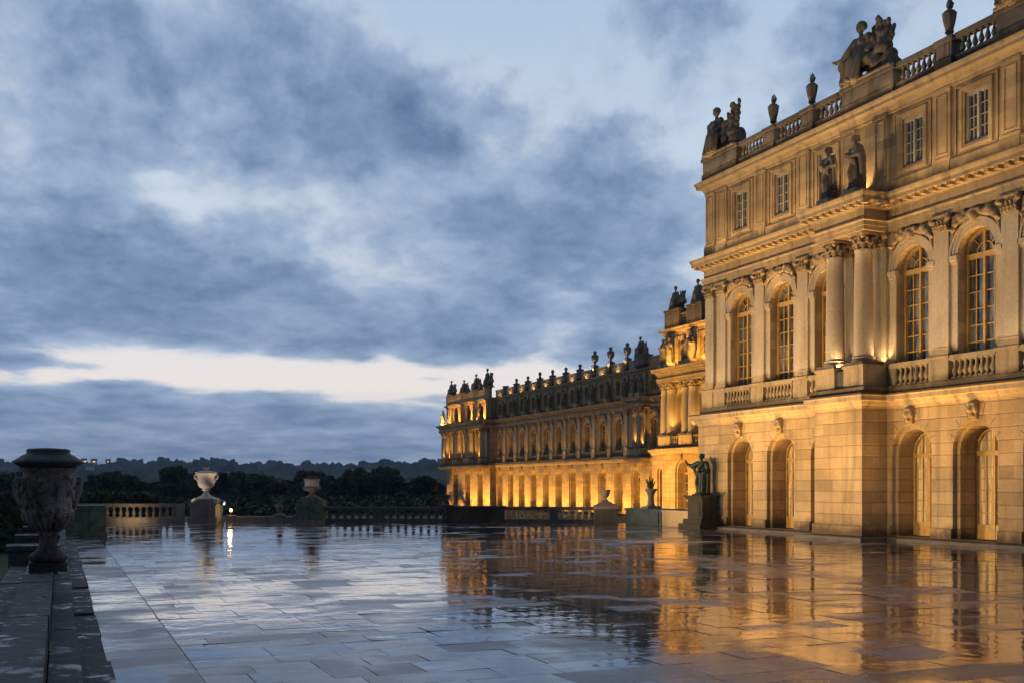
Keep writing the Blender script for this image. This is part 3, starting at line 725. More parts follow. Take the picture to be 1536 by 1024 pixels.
# ------------------------------------------------------------------ statues
def robed(h=2.4, arm='bent', seed=0, vox=0.035, mirror=False):
    """standing draped figure facing -X, feet at z = 0"""
    r = random.Random(seed); k = h/2.4
    pr = [('e',(0,0,.03),(.3,.34,.05)),('e',(.02,.04,1.18),(.23,.30,.30)),('e',(0,0,1.6),(.21,.29,.34)),('c',(0,-.33,1.83),.12,(0,.31,1.85),.12),
          ('c',(0,0,1.88),.095,(-.03,0,2.05),.085),('e',(-.05,0,2.22),(.135,.115,.165)),('e',(.0,0,2.28),(.15,.14,.13)),('e',(.11,0,2.2),(.09,.1,.1)),
          ('e',(-.19,0,2.2),(.028,.024,.038)),('e',(-.16,0,2.13),(.03,.035,.02)),('e',(-.08,0,2.09),(.08,.07,.06))]
    for i in range(8):       # curls
        a = 2*PI*i/8; pr.append(('e',(.03+.1*math.cos(a),.12*math.sin(a),2.32),(.05,.05,.05)))
    for i in range(11):      # skirt folds
        a = 2*PI*i/11 + r.uniform(-.14,.14)
        x0, y0 = math.cos(a)*.18, math.sin(a)*.25
        f = r.uniform(.85,1.2)
        pr.append(('l',[((x0,y0+.02,1.25),.085),((x0*1.1-.02,y0*1.05,.75),.085*f),((x0*1.3*f-.02,y0*1.12*f,.06),.075*f)]))
    pr.append(('l',[((-.1,-.12,1.15),.16),((-.30,-.12,.70),.125),((-.2,-.13,.1),.09)]))
    pr.append(('e',(-.3,-.13,.06),(.13,.06,.06))); pr.append(('e',(-.26,.14,.06),(.12,.06,.06)))
    for i in range(5):       # mantle slung from one shoulder
        u = i/4; pr.append(('l',[((-.18+.05*u,.28-.1*u,1.84-.06*u),.06),((-.29,.0,1.48-.10*u),.055),((-.15,-.33,1.22-.12*u),.06)]))
    for i in range(4):
        y = .30-.17*i; pr.append(('l',[((.15,y*.9,1.85),.10),((.25,y,1.4),.12),((.27,y*.9,.7),.12),((.28,y*.9,.1),.10)]))
    if arm == 'bent':
        pr.append(('l',[((0,-.36,1.82),.12),((-.06,-.50,1.45),.115),((-.34,-.42,1.38),.08),((-.44,-.34,1.42),.06)]))
        pr.append(('l',[((0,.36,1.84),.12),((.03,.50,1.45),.115),((-.12,.48,1.12),.08),((-.15,.46,1.0),.06)]))
        pr += [('e',(-.46,-.34,1.40),(.13,.14,.14)),('l',[((.04,-.46,1.5),.1),((.1,-.46,1.0),.1),((.12,-.42,.5),.06)]),('l',[((-.14,.46,1.0),.05),((-.05,.48,.4),.07)])]
    elif arm == 'point':
        pr.append(('l',[((0,-.34,1.84),.14),((-.10,-.68,1.66),.15),((-.16,-.98,1.74),.09),((-.18,-1.12,1.88),.055)]))
        pr.append(('l',[((-.02,-.5,1.7),.1),((-.05,-.6,1.45),.09),((0,-.42,1.1),.07)]))
        for q in (-.045,-.015,.015,.045): pr.append(('l',[((-.18+q,-1.14,1.92),.022),((-.19+q,-1.17,2.02-abs(q)),.02),((-.20+q,-1.165,2.09-abs(q)*1.6),.016)]))
        pr.append(('l',[((-.18,-1.1,1.88),.03),((-.21,-1.03,1.97),.024)]))
        pr.append(('l',[((0,.34,1.84),.13),((.04,.47,1.45),.13),((-.18,.36,1.25),.08)]))
        for i in range(7):
            y = -.3+.1*i; pr.append(('l',[((.1,y,1.8),.12),((.16,y*1.15,1.1),.13),((.14,y*1.1,.08),.13)]))
    elif arm == 'staff':
        pr.append(('l',[((0,-.36,1.82),.12),((-.10,-.54,1.5),.1),((-.2,-.56,1.8),.07)])); pr.append(('c',(-.22,-.58,.05),.04,(-.22,-.58,2.5),.035))
        pr.append(('l',[((0,.36,1.84),.12),((.04,.52,1.45),.11),((-.2,.34,1.3),.08)]))
    else:
        pr.append(('l',[((0,-.36,1.82),.12),((-.02,-.50,1.45),.11),((-.28,-.18,1.35),.08)]))
        pr.append(('l',[((0,.36,1.84),.12),((-.08,.50,1.48),.11),((-.32,.16,1.60),.08)]))
        pr.append(('l',[((.02,-.48,1.5),.09),((.06,-.46,1.0),.1),((.1,-.4,.45),.07)]))
    if mirror:
        mm = lambda p: (p[0],-p[1],p[2])
        pr = [('e',mm(q[1]),q[2]) if q[0]=='e' else ('c',mm(q[1]),q[2],mm(q[3]),q[4]) if q[0]=='c' else ('l',[(mm(p_),r_) for p_,r_ in q[1]]) for q in pr]
    me = sculpt('statue', pr, vox)
    for v in me.vertices: v.co *= k
    return me
def seated(pr, o=(0,0,0), s=1.0, flip=1, reach=True):
    """draped figure seated, facing -X, looking to +Y*flip"""
    def T(p): return (o[0]+p[0]*s, o[1]+p[1]*s*flip, o[2]+p[2]*s)
    E = lambda p, r: pr.append(('e',T(p),tuple(q*s for q in r)))
    L = lambda *ps: pr.append(('l',[(T(p),r*s) for p,r in ps]))
    E((0,0,.9),(.45,.5,.42)); E((0,-.02,1.45),(.30,.38,.5)); L(((0,-.38,1.78),.17),((0,.38,1.8),.17)); E((-.2,-.15,1.6),(.14,.15,.15)); E((-.2,.15,1.6),(.14,.15,.15))
    L(((0,0,1.85),.1),((-.03,.04,2.08),.09)); E((-.04,.06,2.3),(.18,.18,.22)); E((0,.02,2.4),(.22,.23,.19)); E((.0,-.12,2.32),(.15,.14,.16)); E((-.14,.14,2.24),(.04,.04,.05))
    for dy in (-.16,.2):
        L(((-.05,dy,.9),.28),((-.45,dy+.2,.82),.26),((-.5,dy+.28,.25),.2)); E((-.6,dy+.3,.1),(.18,.1,.1))
    for i in range(9): L(((-.4+.1*i,-.25+.1*i,.95),.13),((-.6+.13*i,-.2+.13*i,.05),.17))
    if reach:
        L(((0,.38,1.8),.19),((-.1,.72,1.5),.16),((-.18,1.0,1.25),.12),((-.2,1.35,1.28),.09)); L(((-.2,1.35,1.28),.08),((-.2,1.56,1.38),.05))
        L(((.05,.3,1.2),.26),((0,.75,1.05),.25),((-.05,1.15,1.02),.2)); L(((0,.8,1.0),.22),((-.1,.9,.3),.28))
    else: L(((0,.34,1.8),.13),((-.1,.5,1.4),.11),((-.3,.3,1.2),.08))
    L(((0,-.38,1.8),.18),((.05,-.62,1.4),.16),((-.2,-.55,1.15),.12)); L(((.15,-.3,1.8),.2),((.25,-.4,1.2),.25),((.25,-.4,.3),.3))
    return pr
def trophy(pr, o, seed, w=.8, h=1.6):
    r = random.Random(seed)
    for i in range(9):
        pr.append(('e',(o[0]+r.uniform(-.2,.2),o[1]+r.uniform(-w,w)*.5,o[2]+.2+r.random()*h*.35),(r.uniform(.26,.4),r.uniform(.26,.42),r.uniform(.24,.38))))
    for i in range(10):
        a = r.uniform(-.6,.6); y = o[1]+a*w*.5; z0 = o[2]+h*.4; z1 = o[2]+h*(.68+.32*r.random())
        pr.append(('l',[((o[0],y,z0),.1),((o[0],y+a*.5,z1),.07)]))
        for k in range(6):
            u = k/5; pr.append(('e',(o[0]+r.uniform(-.09,.09),y+a*.5*u+r.uniform(-.08,.08),z0+(z1-z0)*u),(.16-.05*u,.15-.04*u,.22-.05*u),(r.uniform(-.5,.5),r.uniform(-.5,.5),0)))
    return pr
ST = [robed(2.55,a,s,.022) for a,s in (('bent',1),('cross',2))]
STF = [robed(2.9,a,s,0.09) for a,s in (('bent',3),('staff',4),('cross',5))]
for m_ in ST+STF: m_.materials.append(M['statue'])

def statue_with_plinth(name, me, loc, label, group, rot=0, ph=.3, pm='trim', pw=.8):
    e = empty(name, loc, label, 'statue', group)
    b = MB(); b.box(-pw/2,pw/2,-pw/2,pw/2,0,ph); ob('plinth', b, M[pm], e, loc)
    ob('figure', me, None, e, (loc[0],loc[1],loc[2]+ph-.02), rot)
    return e
# two statues over the columns
statue_with_plinth('stone_statue', ST[0], (33.75,39.05,15.72), 'dark robed statue holding a round object, right one above the two near columns', 'pair of statues above the near columns', R(-25), .34)
statue_with_plinth('stone_statue', ST[1], (33.75,40.95,15.72), 'dark robed statue with folded arms, left one above the two near columns', 'pair of statues above the near columns', R(-15), .34)

# roof sculpture of the nearest block
pr = seated([], (0,.7,0), 1.14, 1, True); trophy(pr,(.05,-.75,.0),5,1.7,2.8)
pr += [('b',(-.5,.45,-1.6,1.6,-.02,.12)),('e',(0,-.35,.5),(.3,.4,.4)),('e',(0,-1.05,.5),(.32,.4,.42))]
g1 = sculpt('roof_sculpture', pr, .032); g1.materials.append(M['statue'])
tag(ob('roof_sculpture', g1, None, None, (34.85,39.2,21.42)), 'large seated stone figure stretching an arm, plumes behind, mid roofline of nearest block', 'sculpture', 'sculpture groups on the nearest roof')
pr = seated([], (0,.75,0), 1.08, -1, False); trophy(pr,(.05,-.75,0),9,1.3,2.5)
pr += [('e',(-.12,1.25,1.75),(.2,.2,.24)),('l',[((-.1,1.25,1.5),.2),((-.05,1.3,.9),.26),((-.05,1.35,.2),.28)]),('b',(-.5,.45,-1.5,1.6,-.02,.12)),('e',(0,-.1,1.55),(.2,.24,.26)),('l',[((0,-.1,1.4),.18),((0,-.2,.5),.3)])]
g2 = sculpt('roof_sculpture', pr, .032); g2.materials.append(M['statue'])
tag(ob('roof_sculpture', g2, None, None, (34.85,51.25,21.42)), 'stone group of crowded figures and trophies on the left end corner of the nearest roof', 'sculpture', 'sculpture groups on the nearest roof')
pr = seated([], (0,.6,0), 1.05, 1, False); trophy(pr,(.05,-.7,0),13,1.5,2.4); pr += [('b',(-.5,.45,-1.5,1.5,-.02,.12)),('e',(-.05,1.2,.35),(.3,.3,.4))]
g3 = sculpt('roof_sculpture', pr, .032); g3.materials.append(M['statue'])
tag(ob('roof_sculpture', g3, None, None, (34.85,30.3,21.42)), 'stone sculpture group cut off by the top right corner of the photo', 'sculpture', 'sculpture groups on the nearest roof')
def roof_urn():
    b = MB(); b.box(-.36,.36,-.36,.36,0,.12)
    b.lathe([(.30,.12),(.22,.22),(.15,.32),(.17,.40),(.26,.42),(.27,.5),(.22,.54),(.25,.6),(.30,.95),(.36,1.3),(.42,1.55),(.42,1.66),(.34,1.76),(.22,1.84),(.14,1.9),(.12,2.0),(.2,2.06)], 16)
    for i in range(8):
        a = 2*PI*i/8
        b.tube([(.4*math.cos(a),.4*math.sin(a),1.68),(.34*math.cos(a),.34*math.sin(a),1.3),(.28*math.cos(a),.28*math.sin(a),.85)],[.05,.06,.03],6)
    r = random.Random(4)
    for i in range(9):
        a = r.random()*6.28; q = r.random()*.12
        b.tube([(q*math.cos(a),q*math.sin(a),2.0),(.19*math.cos(a),.19*math.sin(a),2.25),(.08*math.cos(a+.6),.08*math.sin(a+.6),2.45+.2*r.random())],[.1,.09,.02],6)
    return b.me('roof_urn')
UR = roof_urn(); UR.materials.append(M['sooty'])
for y, l in ((46.65,'tall flaming stone urn on the near roof, next to the corner sculpture group'),(43.5,'tall flaming stone urn on the near roof, just left of the seated figure'),(34.5,'tall flaming stone urn on the near roof, alone right of the seated figure'),(27.2,'tall flaming stone urn on the near roof, past the right edge')):
    if y < 30: continue
    tag(ob('roof_urn', UR, None, None, (34.82,y,21.4), 0, .68), l, 'urn', 'urns on the nearest roof')

# pavilion statues and roof groups
for i, (y, l) in enumerate(((104.9,'leftmost robed statue on the ledge of the middle pavilion'),(103.6,'robed statue second from left on the ledge of the middle pavilion, next to the leftmost'),(100.4,'robed statue third from left on the middle pavilion ledge, right of its attic window'),(99.2,'rightmost visible robed statue on the middle pavilion ledge, half beside the near block'))):
    statue_with_plinth('stone_statue', STF[i % 3], (63.1,y,15.72), l, 'statues on the middle pavilion', R(-20+30*(i%2)), .5, 'trim', 1.0)
def group_mesh(seed, vox=.11, h=2.7):
    r = random.Random(seed); pr = seated([], (0,.5,0), h/2.5, r.choice((-1,1)), False)
    trophy(pr,(.1,-.6,0),seed,1.3,h*.75)
    pr += [('e',(-.1,1.1,1.3),(.2,.2,.25)),('l',[((-.1,1.1,1.1),.2),((-.05,1.15,.2),.32)]),('b',(-.6,.6,-1.3,1.5,-.05,.1))]
    return sculpt('roof_sculpture', pr, vox)
GF = [group_mesh(s) for s in (21,22,23)]
for g_ in GF: g_.materials.append(M['statue'])
tag(ob('roof_sculpture', GF[0], None, None, (64.2,103.5,22.2)), 'stone trophy group on the left roof corner of the middle pavilion', 'sculpture', 'sculpture groups on the middle pavilion')
tag(ob('roof_sculpture', GF[1], None, None, (64.2,98.9,22.2)), 'stone trophy group on the middle pavilion roof touching the edge of the near block', 'sculpture', 'sculpture groups on the middle pavilion')
# wing: a statue on the cornice before each attic pier, urns and finials on the roof
ords = ['first','second','third','fourth','fifth','sixth','seventh','eighth','ninth','tenth','eleventh','twelfth']
wp = sorted([y for y in WING_PIL if 143 < y < 199], reverse=True)
for i, y in enumerate(wp):
    statue_with_plinth('stone_statue', STF[i % 3], (80.45,y,15.72), f'dark robed statue on the long wing\'s cornice, {ords[i]} counting from the end pavilion', 'statues along the far wing cornice', R(rng.uniform(-40,40)), .5, 'trim', 1.0)
for i, (y, l) in enumerate(((139.0,'right hand statue of the dark pair over the far wing\'s projecting column pair'),(141.0,'left hand statue of the dark pair over the far wing\'s projecting column pair'))):
    statue_with_plinth('stone_statue', STF[i], (79.7,y,15.72), l, 'statues along the far wing cornice', R(-20+40*i), .6, 'trim', 1.2)
def far_urn():
    b = MB(); b.box(-.55,.55,-.55,.55,0,.2)
    b.lathe([(.45,.2),(.25,.4),(.3,.6),(.75,1.0),(.95,1.6),(.98,2.0),(.8,2.15),(.5,2.3),(.35,2.5),(.5,2.6),(.5,2.8),(.2,3.0),(.05,3.1)],10)
    for i in range(6):
        a = 2*PI*i/6; b.tube([(.98*math.cos(a),.98*math.sin(a),1.95),(.9*math.cos(a),.9*math.sin(a),1.4),(.5*math.cos(a),.5*math.sin(a),.8)],[.12,.13,.06],5)
    return b.me('roof_urn')
FU = far_urn(); FU.materials.append(M['grey'])
def finial():
    b = MB(); b.lathe([(.45,0),(.45,.25),(.28,.4),(.34,.6),(.5,.85),(.45,1.2),(.25,1.4),(.12,1.5)],10); return b.me('roof_finial')
FI = finial(); FI.materials.append(M['sooty'])
pos = sorted(wp)
urn_l = ['large round stone urn on the far wing roof, nearest of three to the projecting columns','large round stone urn on the far wing roof, middle one of three','large round stone urn on the far wing roof, leftmost of three']
for i, y in enumerate(pos):
    if i < 3: tag(ob('roof_urn', FU, None, None, (81,y,22.05), 0, (.62,.62,.82)), urn_l[i], 'urn', 'urns on the far wing roof')
    elif i < 9: tag(ob('roof_finial', FI, None, None, (81,y,22.05), 0, (.62,.62,.6+.25*rng.random())), 'small dark round finial on the far wing parapet, '+ords[i-3]+' left of the three large urns', 'finial', 'finials on the far wing roof')
tag(ob('roof_sculpture', GF[2], None, None, (80.6,140.0,22.05)), 'stone figure group on the far wing roof above its projecting column pair', 'sculpture', 'sculpture groups on the far wing')
b = MB(); b.box(80.0,81.6,138.6,141.4,20.2,22.05); tag(ob('sculpture_pedestal', b, M['sooty']), 'dark stone pedestal under the figure group above the far wing\'s projecting columns', 'pedestal')
# end pavilion figures
for i, (y, l) in enumerate(((224.6,'small statue on the outer left corner of the far end pavilion ledge'),(216.0,'gold lit statue second from left on the far end pavilion ledge'),(208.6,'gold lit statue third from left on the far end pavilion ledge'),(201.6,'gold lit statue on the right end of the far end pavilion ledge'))):
    statue_with_plinth('stone_statue', STF[i % 3], (78.5,y,15.72), l, 'statues on the far end pavilion ledge', R(-30+20*i), .5, 'trim', 1.2)
for i, (y, l) in enumerate(((222.2,'leftmost stone figure group on the far end pavilion roof'),(214.2,'smaller stone figure group second from left on the far end pavilion roof'),(206.9,'stone figure group third from left on the far end pavilion roof'),(200.6,'tallest stone figure group on the right end of the far end pavilion roof'))):
    tag(ob('roof_sculpture', GF[i % 3], None, None, (79.9,y,22.3), 0, (1.25,1.35,(1.2,1.0,1.2,1.4)[i])), l, 'sculpture', 'sculpture groups on the far end pavilion')

# bronze figure at the palace corner
bz = robed(2.35,'point',8,.025,True); bz.materials.append(M['bronze'])
tag(ob('bronze_statue', bz, None, None, (34.12,52.42,1.98), R(12)), 'green bronze statue in a long robe with one arm stretched out, on a stone pedestal', 'statue')
e = empty('statue_pedestal', (34.15,52.4,0), 'dark stone pedestal carrying the bronze statue at the palace corner', 'pedestal')
b = MB(); b.box(33.66,34.62,51.67,53.2,.55,1.72); b.box(33.62,33.66,51.9,52.97,.75,1.5); ob('body', b, M['near_black'], e)
b = MB(); b.box(33.25,34.75,51.3,53.6,0,.28); b.box(33.45,34.7,51.48,53.4,.28,.55); ob('footing', b, M['near_black'], e)
b = MB(); b.box(33.56,34.68,51.58,53.3,1.72,1.82); b.box(33.48,34.72,51.5,53.36,1.82,1.92); b.box(33.75,34.5,52.0,52.9,1.92,2.0); ob('cap', b, M['near_black'], e)

# ------------------------------------------------------------------ terrace furniture
A0 = Vector((0.4,77.4)); DL = Vector((33.5,-15.56)).normalized(); NL = Vector((-DL.y,DL.x))   # far edge of the terrace
ANG = math.atan2(DL.y,DL.x)
def L(d, off=0.0): return A0 + DL*d + NL*off
BAL_T = baluster(.72,.125,12); BAL_T.materials.append(M['grey'])
BAL_D = baluster(.55,.14,10); BAL_D.materials.append(M['damp'])
BAL_L = baluster(.62,.15,10); BAL_L.materials.append(M['trim'])
def terrace_balustrade(d0, d1, h, bal, bh, pitch, mat, label, name='balustrade', group='terrace balustrades', posts=()):
    c = L((d0+d1)/2); e = empty(name, (c.x,c.y,0), label, 'balustrade', group)
    b = MB(); b.obox(c, DL, d1-d0, .42, 0, h-bh-.2); ob('base', b, mat, e)
    b = MB(); b.obox(c, DL, d1-d0, .44, h-.2, h); ob('rail', b, mat, e)
    n = round((d1-d0)/pitch)
    for i in range(n):
        d = d0+(d1-d0)*(i+.5)/n
        if any(abs(d-p) < .32 for p in posts): continue
        q = L(d); ob('baluster', bal, None, e, (q.x,q.y,h-bh-.2), ANG)
    for p in posts:
        b = MB(); b.obox(L(p), DL, .5, .40, h-bh-.2, h-.2); ob('post', b, mat, e)
    return e
terrace_balustrade(-.6,7.95,1.27,BAL_T,.72,.44,M['grey'],'pale stone balustrade lit gold by a lamp, between mossy block and white urn', posts=(7.7,))
terrace_balustrade(17.5,25.6,1.05,BAL_D,.55,.5,M['damp'],'dark stone balustrade right of the large domed urn pedestal', posts=(20.9,))
terrace_balustrade(29.4,35.2,1.08,BAL_L,.62,.46,M['damp'],'dark balustrade with gold lit balusters in front of the far wing', posts=(32.6,))
b = MB(); c = L(27.5); b.obox(c, DL, 3.8, .7, 0, .98); b.obox(c, DL, 3.9, .8, .98, 1.12); b.obox(L(25.75),DL,.4,.9,0,1.18); b.obox(c,DL,3.9,.85,0,.15)
tag(ob('terrace_wall', b, M['near_black']), 'dark solid stone parapet wall below the far end pavilion', 'wall')
b = MB(); b.obox(L(13.5), DL, 4.7, .5, 0, .33); b.obox(L(13.5), DL, 4.75, .58, .33, .42)
tag(ob('low_wall', b, M['grey']), 'low pale wet stone wall right of the glowing lamp', 'wall')
def pedestal(name, d, L_, mat, tiers, label, off=0.0):
    c = L(d, off); e = empty(name, (c.x,c.y,0), label, 'pedestal')
    nm = ['footing','body','cap','upper_block','top_slab']
    for (ll, z0, z1), n_ in zip(tiers, nm):
        b = MB(); b.obox(c, DL, ll, ll*.85, z0, z1); ob(n_, b, mat, e)
    return c
c1 = pedestal('urn_pedestal', 9.45, 1.9, M['grey'], [(1.95,0,.35),(1.72,.35,1.15),(1.85,1.15,1.27),(1.55,1.27,1.58)], 'grey stone pedestal under the pale garden urn')
def garden_urn(s=1.0):
    e = MB()
    e.frustum(-.68,.68,-.68,.68,0,-.62,.62,-.62,.62,.08)
    e.lathe([(.60,.08),(.55,.13),(.3,.25),(.2,.38),(.17,.5),(.2,.56),(.28,.58),(.28,.63),(.2,.66),(.3,.72),(.46,.82),(.53,.95),(.55,1.1),(.53,1.3),(.56,1.5),(.66,1.66),(.74,1.72),(.74,1.78),(.55,1.82),(.3,1.86),(.12,1.9),(.12,1.98)],28)
    h = MB()
    for sg in (-1,1):
        pts = []
        for k in range(14):
            a = -PI*.5+2*PI*k/12
            rr = .16*(1-.045*k); pts.append((sg*(.66+rr*math.cos(a)),0,1.5+rr*math.sin(a)))
        h.tube([(sg*.5,0,1.05),(sg*.58,0,1.2)]+pts,[.04,.05]+[.055-.0025*k for k in range(14)],8)
    f = MB()
    for i in range(6):
        a = 2*PI*i/6; f.tube([(.05*math.cos(a),.05*math.sin(a),1.94),(.16*math.cos(a),.16*math.sin(a),2.06),(.22*math.cos(a),.22*math.sin(a),2.12)],[.06,.05,.02],6)
    return e.me('garden_urn'), h.me('handle'), f.me('finial')
u_, h_, f_ = garden_urn()
for m_ in (u_,h_,f_): m_.materials.append(M['marble'])
gu = tag(ob('garden_urn', u_, None, None, (c1.x,c1.y,1.58), ANG), 'pale marble urn with scroll handles, lit warm on its pedestal by the far balustrade', 'urn')
for n_, m_ in (('handle',h_),('finial',f_)):
    o = ob(n_, m_, None, gu, (c1.x,c1.y,1.58)); 
# lamp that lights the balustrade
LP = L(11.15,-.1)
e = empty('flood_lamp', (LP.x,LP.y,0), 'small glowing lamp on a short stone post right of the pale urn', 'lamp')
b = MB(); b.obox(LP, DL, .56, .5, 0, .42); b.obox(LP, DL, .66, .6, .42, .5); ob('post', b, M['grey'], e)
b = MB(); b.lathe([(.05,0),(.05,.2),(.12,.22)],8,(LP.x,LP.y,.5)); ob('bracket', b, M['bronze'], e)
b = MB(); b.lathe([(.01,-.11),(.07,-.085),(.11,0),(.07,.085),(.01,.11)],12,(LP.x,LP.y,.84)); ob('bulb', b, plain('lamp_glow',(1,.7,.3),.5,0,0,1,(1.0,.50,.12,6.0)), e)
q = L(10.65,-.35)
e = empty('globe_lamp', (q.x,q.y,0), 'unlit dark globe lamp on a thin pole just left of the glowing lamp', 'lamp')
b = MB(); b.tube([(q.x,q.y,0),(q.x,q.y,1.15)],.03,8); ob('pole', b, M['bronze'], e)
b = MB(); b.lathe([(.02,-.2),(.13,-.16),(.2,0),(.13,.16),(.02,.2)],14,(q.x,q.y,1.33)); ob('globe', b, plain('dim_globe',(.1,.13,.2),.2), e)
# small finials on the low wall
def cone_finial(v):
    b = MB(); b.box(-.3,.3,-.3,.3,0,.5); b.frustum(-.34,.34,-.34,.34,.5,-.2,.2,-.2,.2,.62)
    b.lathe([(.12,.62),(.1,.7),(.2,.8),(.27,.92),(.24,1.02),(.12,1.08),(.1,1.14),(.16,1.2),(.1,1.32),(.03,1.38)] if v else [(.14,.62),(.1,.72),(.22,.84),(.25,1.0),(.3,1.04),(.22,1.1),(.12,1.14),(.18,1.24),(.08,1.36)],12)
    return b
for d, v, l in ((14.45,0,'small weathered stone urn finial, left one of two on the low terrace wall'),(15.7,1,'small stone pine cone finial, right one of two beside the domed pedestal')):
    p = L(d,-.25); tag(ob('stone_finial', cone_finial(v), M['grey'], None, (p.x,p.y,0), ANG), l, 'finial')
# large pedestal with domed urn
c2 = L(17.45-.9)
e = empty('domed_pedestal', (c2.x,c2.y,0), 'large dark greenish stone pedestal with sloping top under the drum shaped urn', 'pedestal')
b = MB(); b.obox(c2, DL, 2.0, 1.7, 0, .22); ob('footing', b, M['grey'], e)
b = MB(); b.obox(c2, DL, 1.78, 1.5, .22, 1.05); ob('body', b, M['mossy'], e)
b = MB(); b.obox(c2, DL, 1.95, 1.65, 1.05, 1.16); b.obox(c2, DL, 1.7, 1.4, 1.16, 1.5); b.obox(c2, DL, 1.35, 1.1, 1.5, 1.62); b.obox(c2, DL, .95, .9, 1.62, 1.74); ob('cap', b, M['mossy'], e)
b = MB(); b.lathe([(.42,0),(.26,.1),(.16,.26),(.22,.34),(.5,.4),(.6,.5),(.56,.62),(.5,.66)],20)
dr = tag(ob('drum_urn', b, M['grey'], None, (c2.x,c2.y,1.74)), 'pale drum shaped urn with a wide dark lid on the large greenish pedestal', 'urn')
b = MB(); b.lathe([(.47,.66),(.47,.95),(.52,1.12),(.56,1.2)],20); ob('drum', b, M['marble'], dr, (c2.x,c2.y,1.74))
b = MB(); b.lathe([(.75,1.2),(.75,1.24),(.4,1.3),(.16,1.36),(.1,1.44),(.14,1.5),(.03,1.62)],20); ob('lid', b, M['near_black'], dr, (c2.x,c2.y,1.74))
# right end: vase pedestal, blue block with planter, wall
c3 = L(36.0)
e = empty('vase_pedestal', (c3.x,c3.y,0), 'dark stone pedestal with pyramid cap in front of the far wing', 'pedestal')
b = MB(); b.obox(c3, DL, 1.5, 1.3, 0, .95); b.obox(c3,DL,1.62,1.4,0,.14); ob('body', b, M['damp'], e)
b = MB(); b.obox(c3, DL, 1.62, 1.4, .95, 1.14)
q = [c3+DL*a*.78+NL*bb*.66 for a,bb in ((-1,-1),(1,-1),(1,1),(-1,1))]; q2 = [c3+DL*a*.25+NL*bb*.25 for a,bb in ((-1,-1),(1,-1),(1,1),(-1,1))]
b.add([(p.x,p.y,1.14) for p in q]+[(p.x,p.y,1.45) for p in q2],[(0,1,5,4),(1,2,6,5),(2,3,7,6),(3,0,4,7),(4,5,6,7)]); ob('cap', b, M['grey'], e)
b = MB(); b.lathe([(.22,0),(.12,.08),(.1,.2),(.2,.34),(.28,.5),(.27,.62),(.34,.7),(.34,.74)],14); tag(ob('stone_vase', b, M['grey'], None, (c3.x,c3.y,1.45)), 'small grey stone vase on the pyramid capped pedestal', 'vase')
c4 = Vector((34.75,59.6))
b = MB(); b.box(34.1,36.2,56.9,61.4,0,.88); b.box(34.02,36.3,56.82,61.45,.88,1.0); b.box(34.04,34.1,57.2,61.1,.12,.8)
tag(ob('stone_block', b, plain('blue_grey_stone',(.04,.07,.09),.5,0,.3,2)), 'blue grey stone block at the terrace corner right of the dark balustrade', 'block')
b = MB(); b.frustum(-.5,.5,-.5,.5,0,-.42,.42,-.42,.42,.16); b.lathe([(.3,.16),(.22,.35),(.2,.75),(.26,1.0),(.38,1.15),(.42,1.25),(.36,1.28)],14)
r_ = random.Random(3)
pv = tag(ob('planter_vase', b, M['grey'], None, (35.0,59.7,1.0)), 'stone vase with spiky stems standing on the blue grey corner block', 'vase')
b = MB()
for i in range(16):
    a = r_.random()*6.28; h2 = .25+.6*r_.random(); q_ = .1+.3*r_.random()
    b.tube([(.1*math.cos(a),.1*math.sin(a),1.22),(q_*.6*math.cos(a),q_*.6*math.sin(a),1.22+h2*.6),(q_*math.cos(a),q_*math.sin(a),1.22+h2)],[.035,.05,.015],5)
ob('plant', b, plain('dark_leaves',(.03,.04,.025),.6), pv, (35.0,59.7,1.0))
b = MB(); b.box(34.1,34.7,53.62,56.8,0,.86); b.box(34.03,34.78,53.62,56.8,.86,.98)
tag(ob('side_wall', b, M['trim']), 'low stone wall between blue grey corner block and bronze statue pedestal', 'wall')
# left: parapet with steps, big urn, mossy end block
e = empty('parapet', (-.1,25,0), 'low wet stone parapet with stepped ledges running along the left edge', 'parapet')
def jag(x0,x1,y0,y1,z0,z1,seed,j=.02,l0=1.2,l1=2.2):
    r = random.Random(seed); b = MB(); y = y0
    while y < y1:
        n = min(y1, y+r.uniform(l0,l1)); dx = r.uniform(-j,j); dz = r.uniform(-j,j)
        b.box(x0,x1+dx,y+.006,n-.006,z0,z1+dz); y = n
    return b
ob('coping', jag(-.56,-.12,-4,50,.2,1.0,1,.006,1.8,3.2), M['parapet'], e)
ob('outer_ledge', jag(-.95,-.57,-4,50,.1,.82,2,.012,1.8,3.0), M['parapet'], e)
ob('upper_step', jag(-.11,.2,-4,50,.1,.60,3,.010,1.8,3.6), M['parapet'], e)
ob('lower_step', jag(.21,.58,-4,50,-.02,.24,4,.03,1.4,3.2), M['parapet'], e)
for i, y in enumerate((25.2,30.4,36.5,43)):
    b = MB(); b.box(-1.0,-.05,y-.45,y+.45,.1,1.12); b.box(-1.06,0.0,y-.52,y+.52,1.12,1.22); ob('post', b, M['parapet'], e)
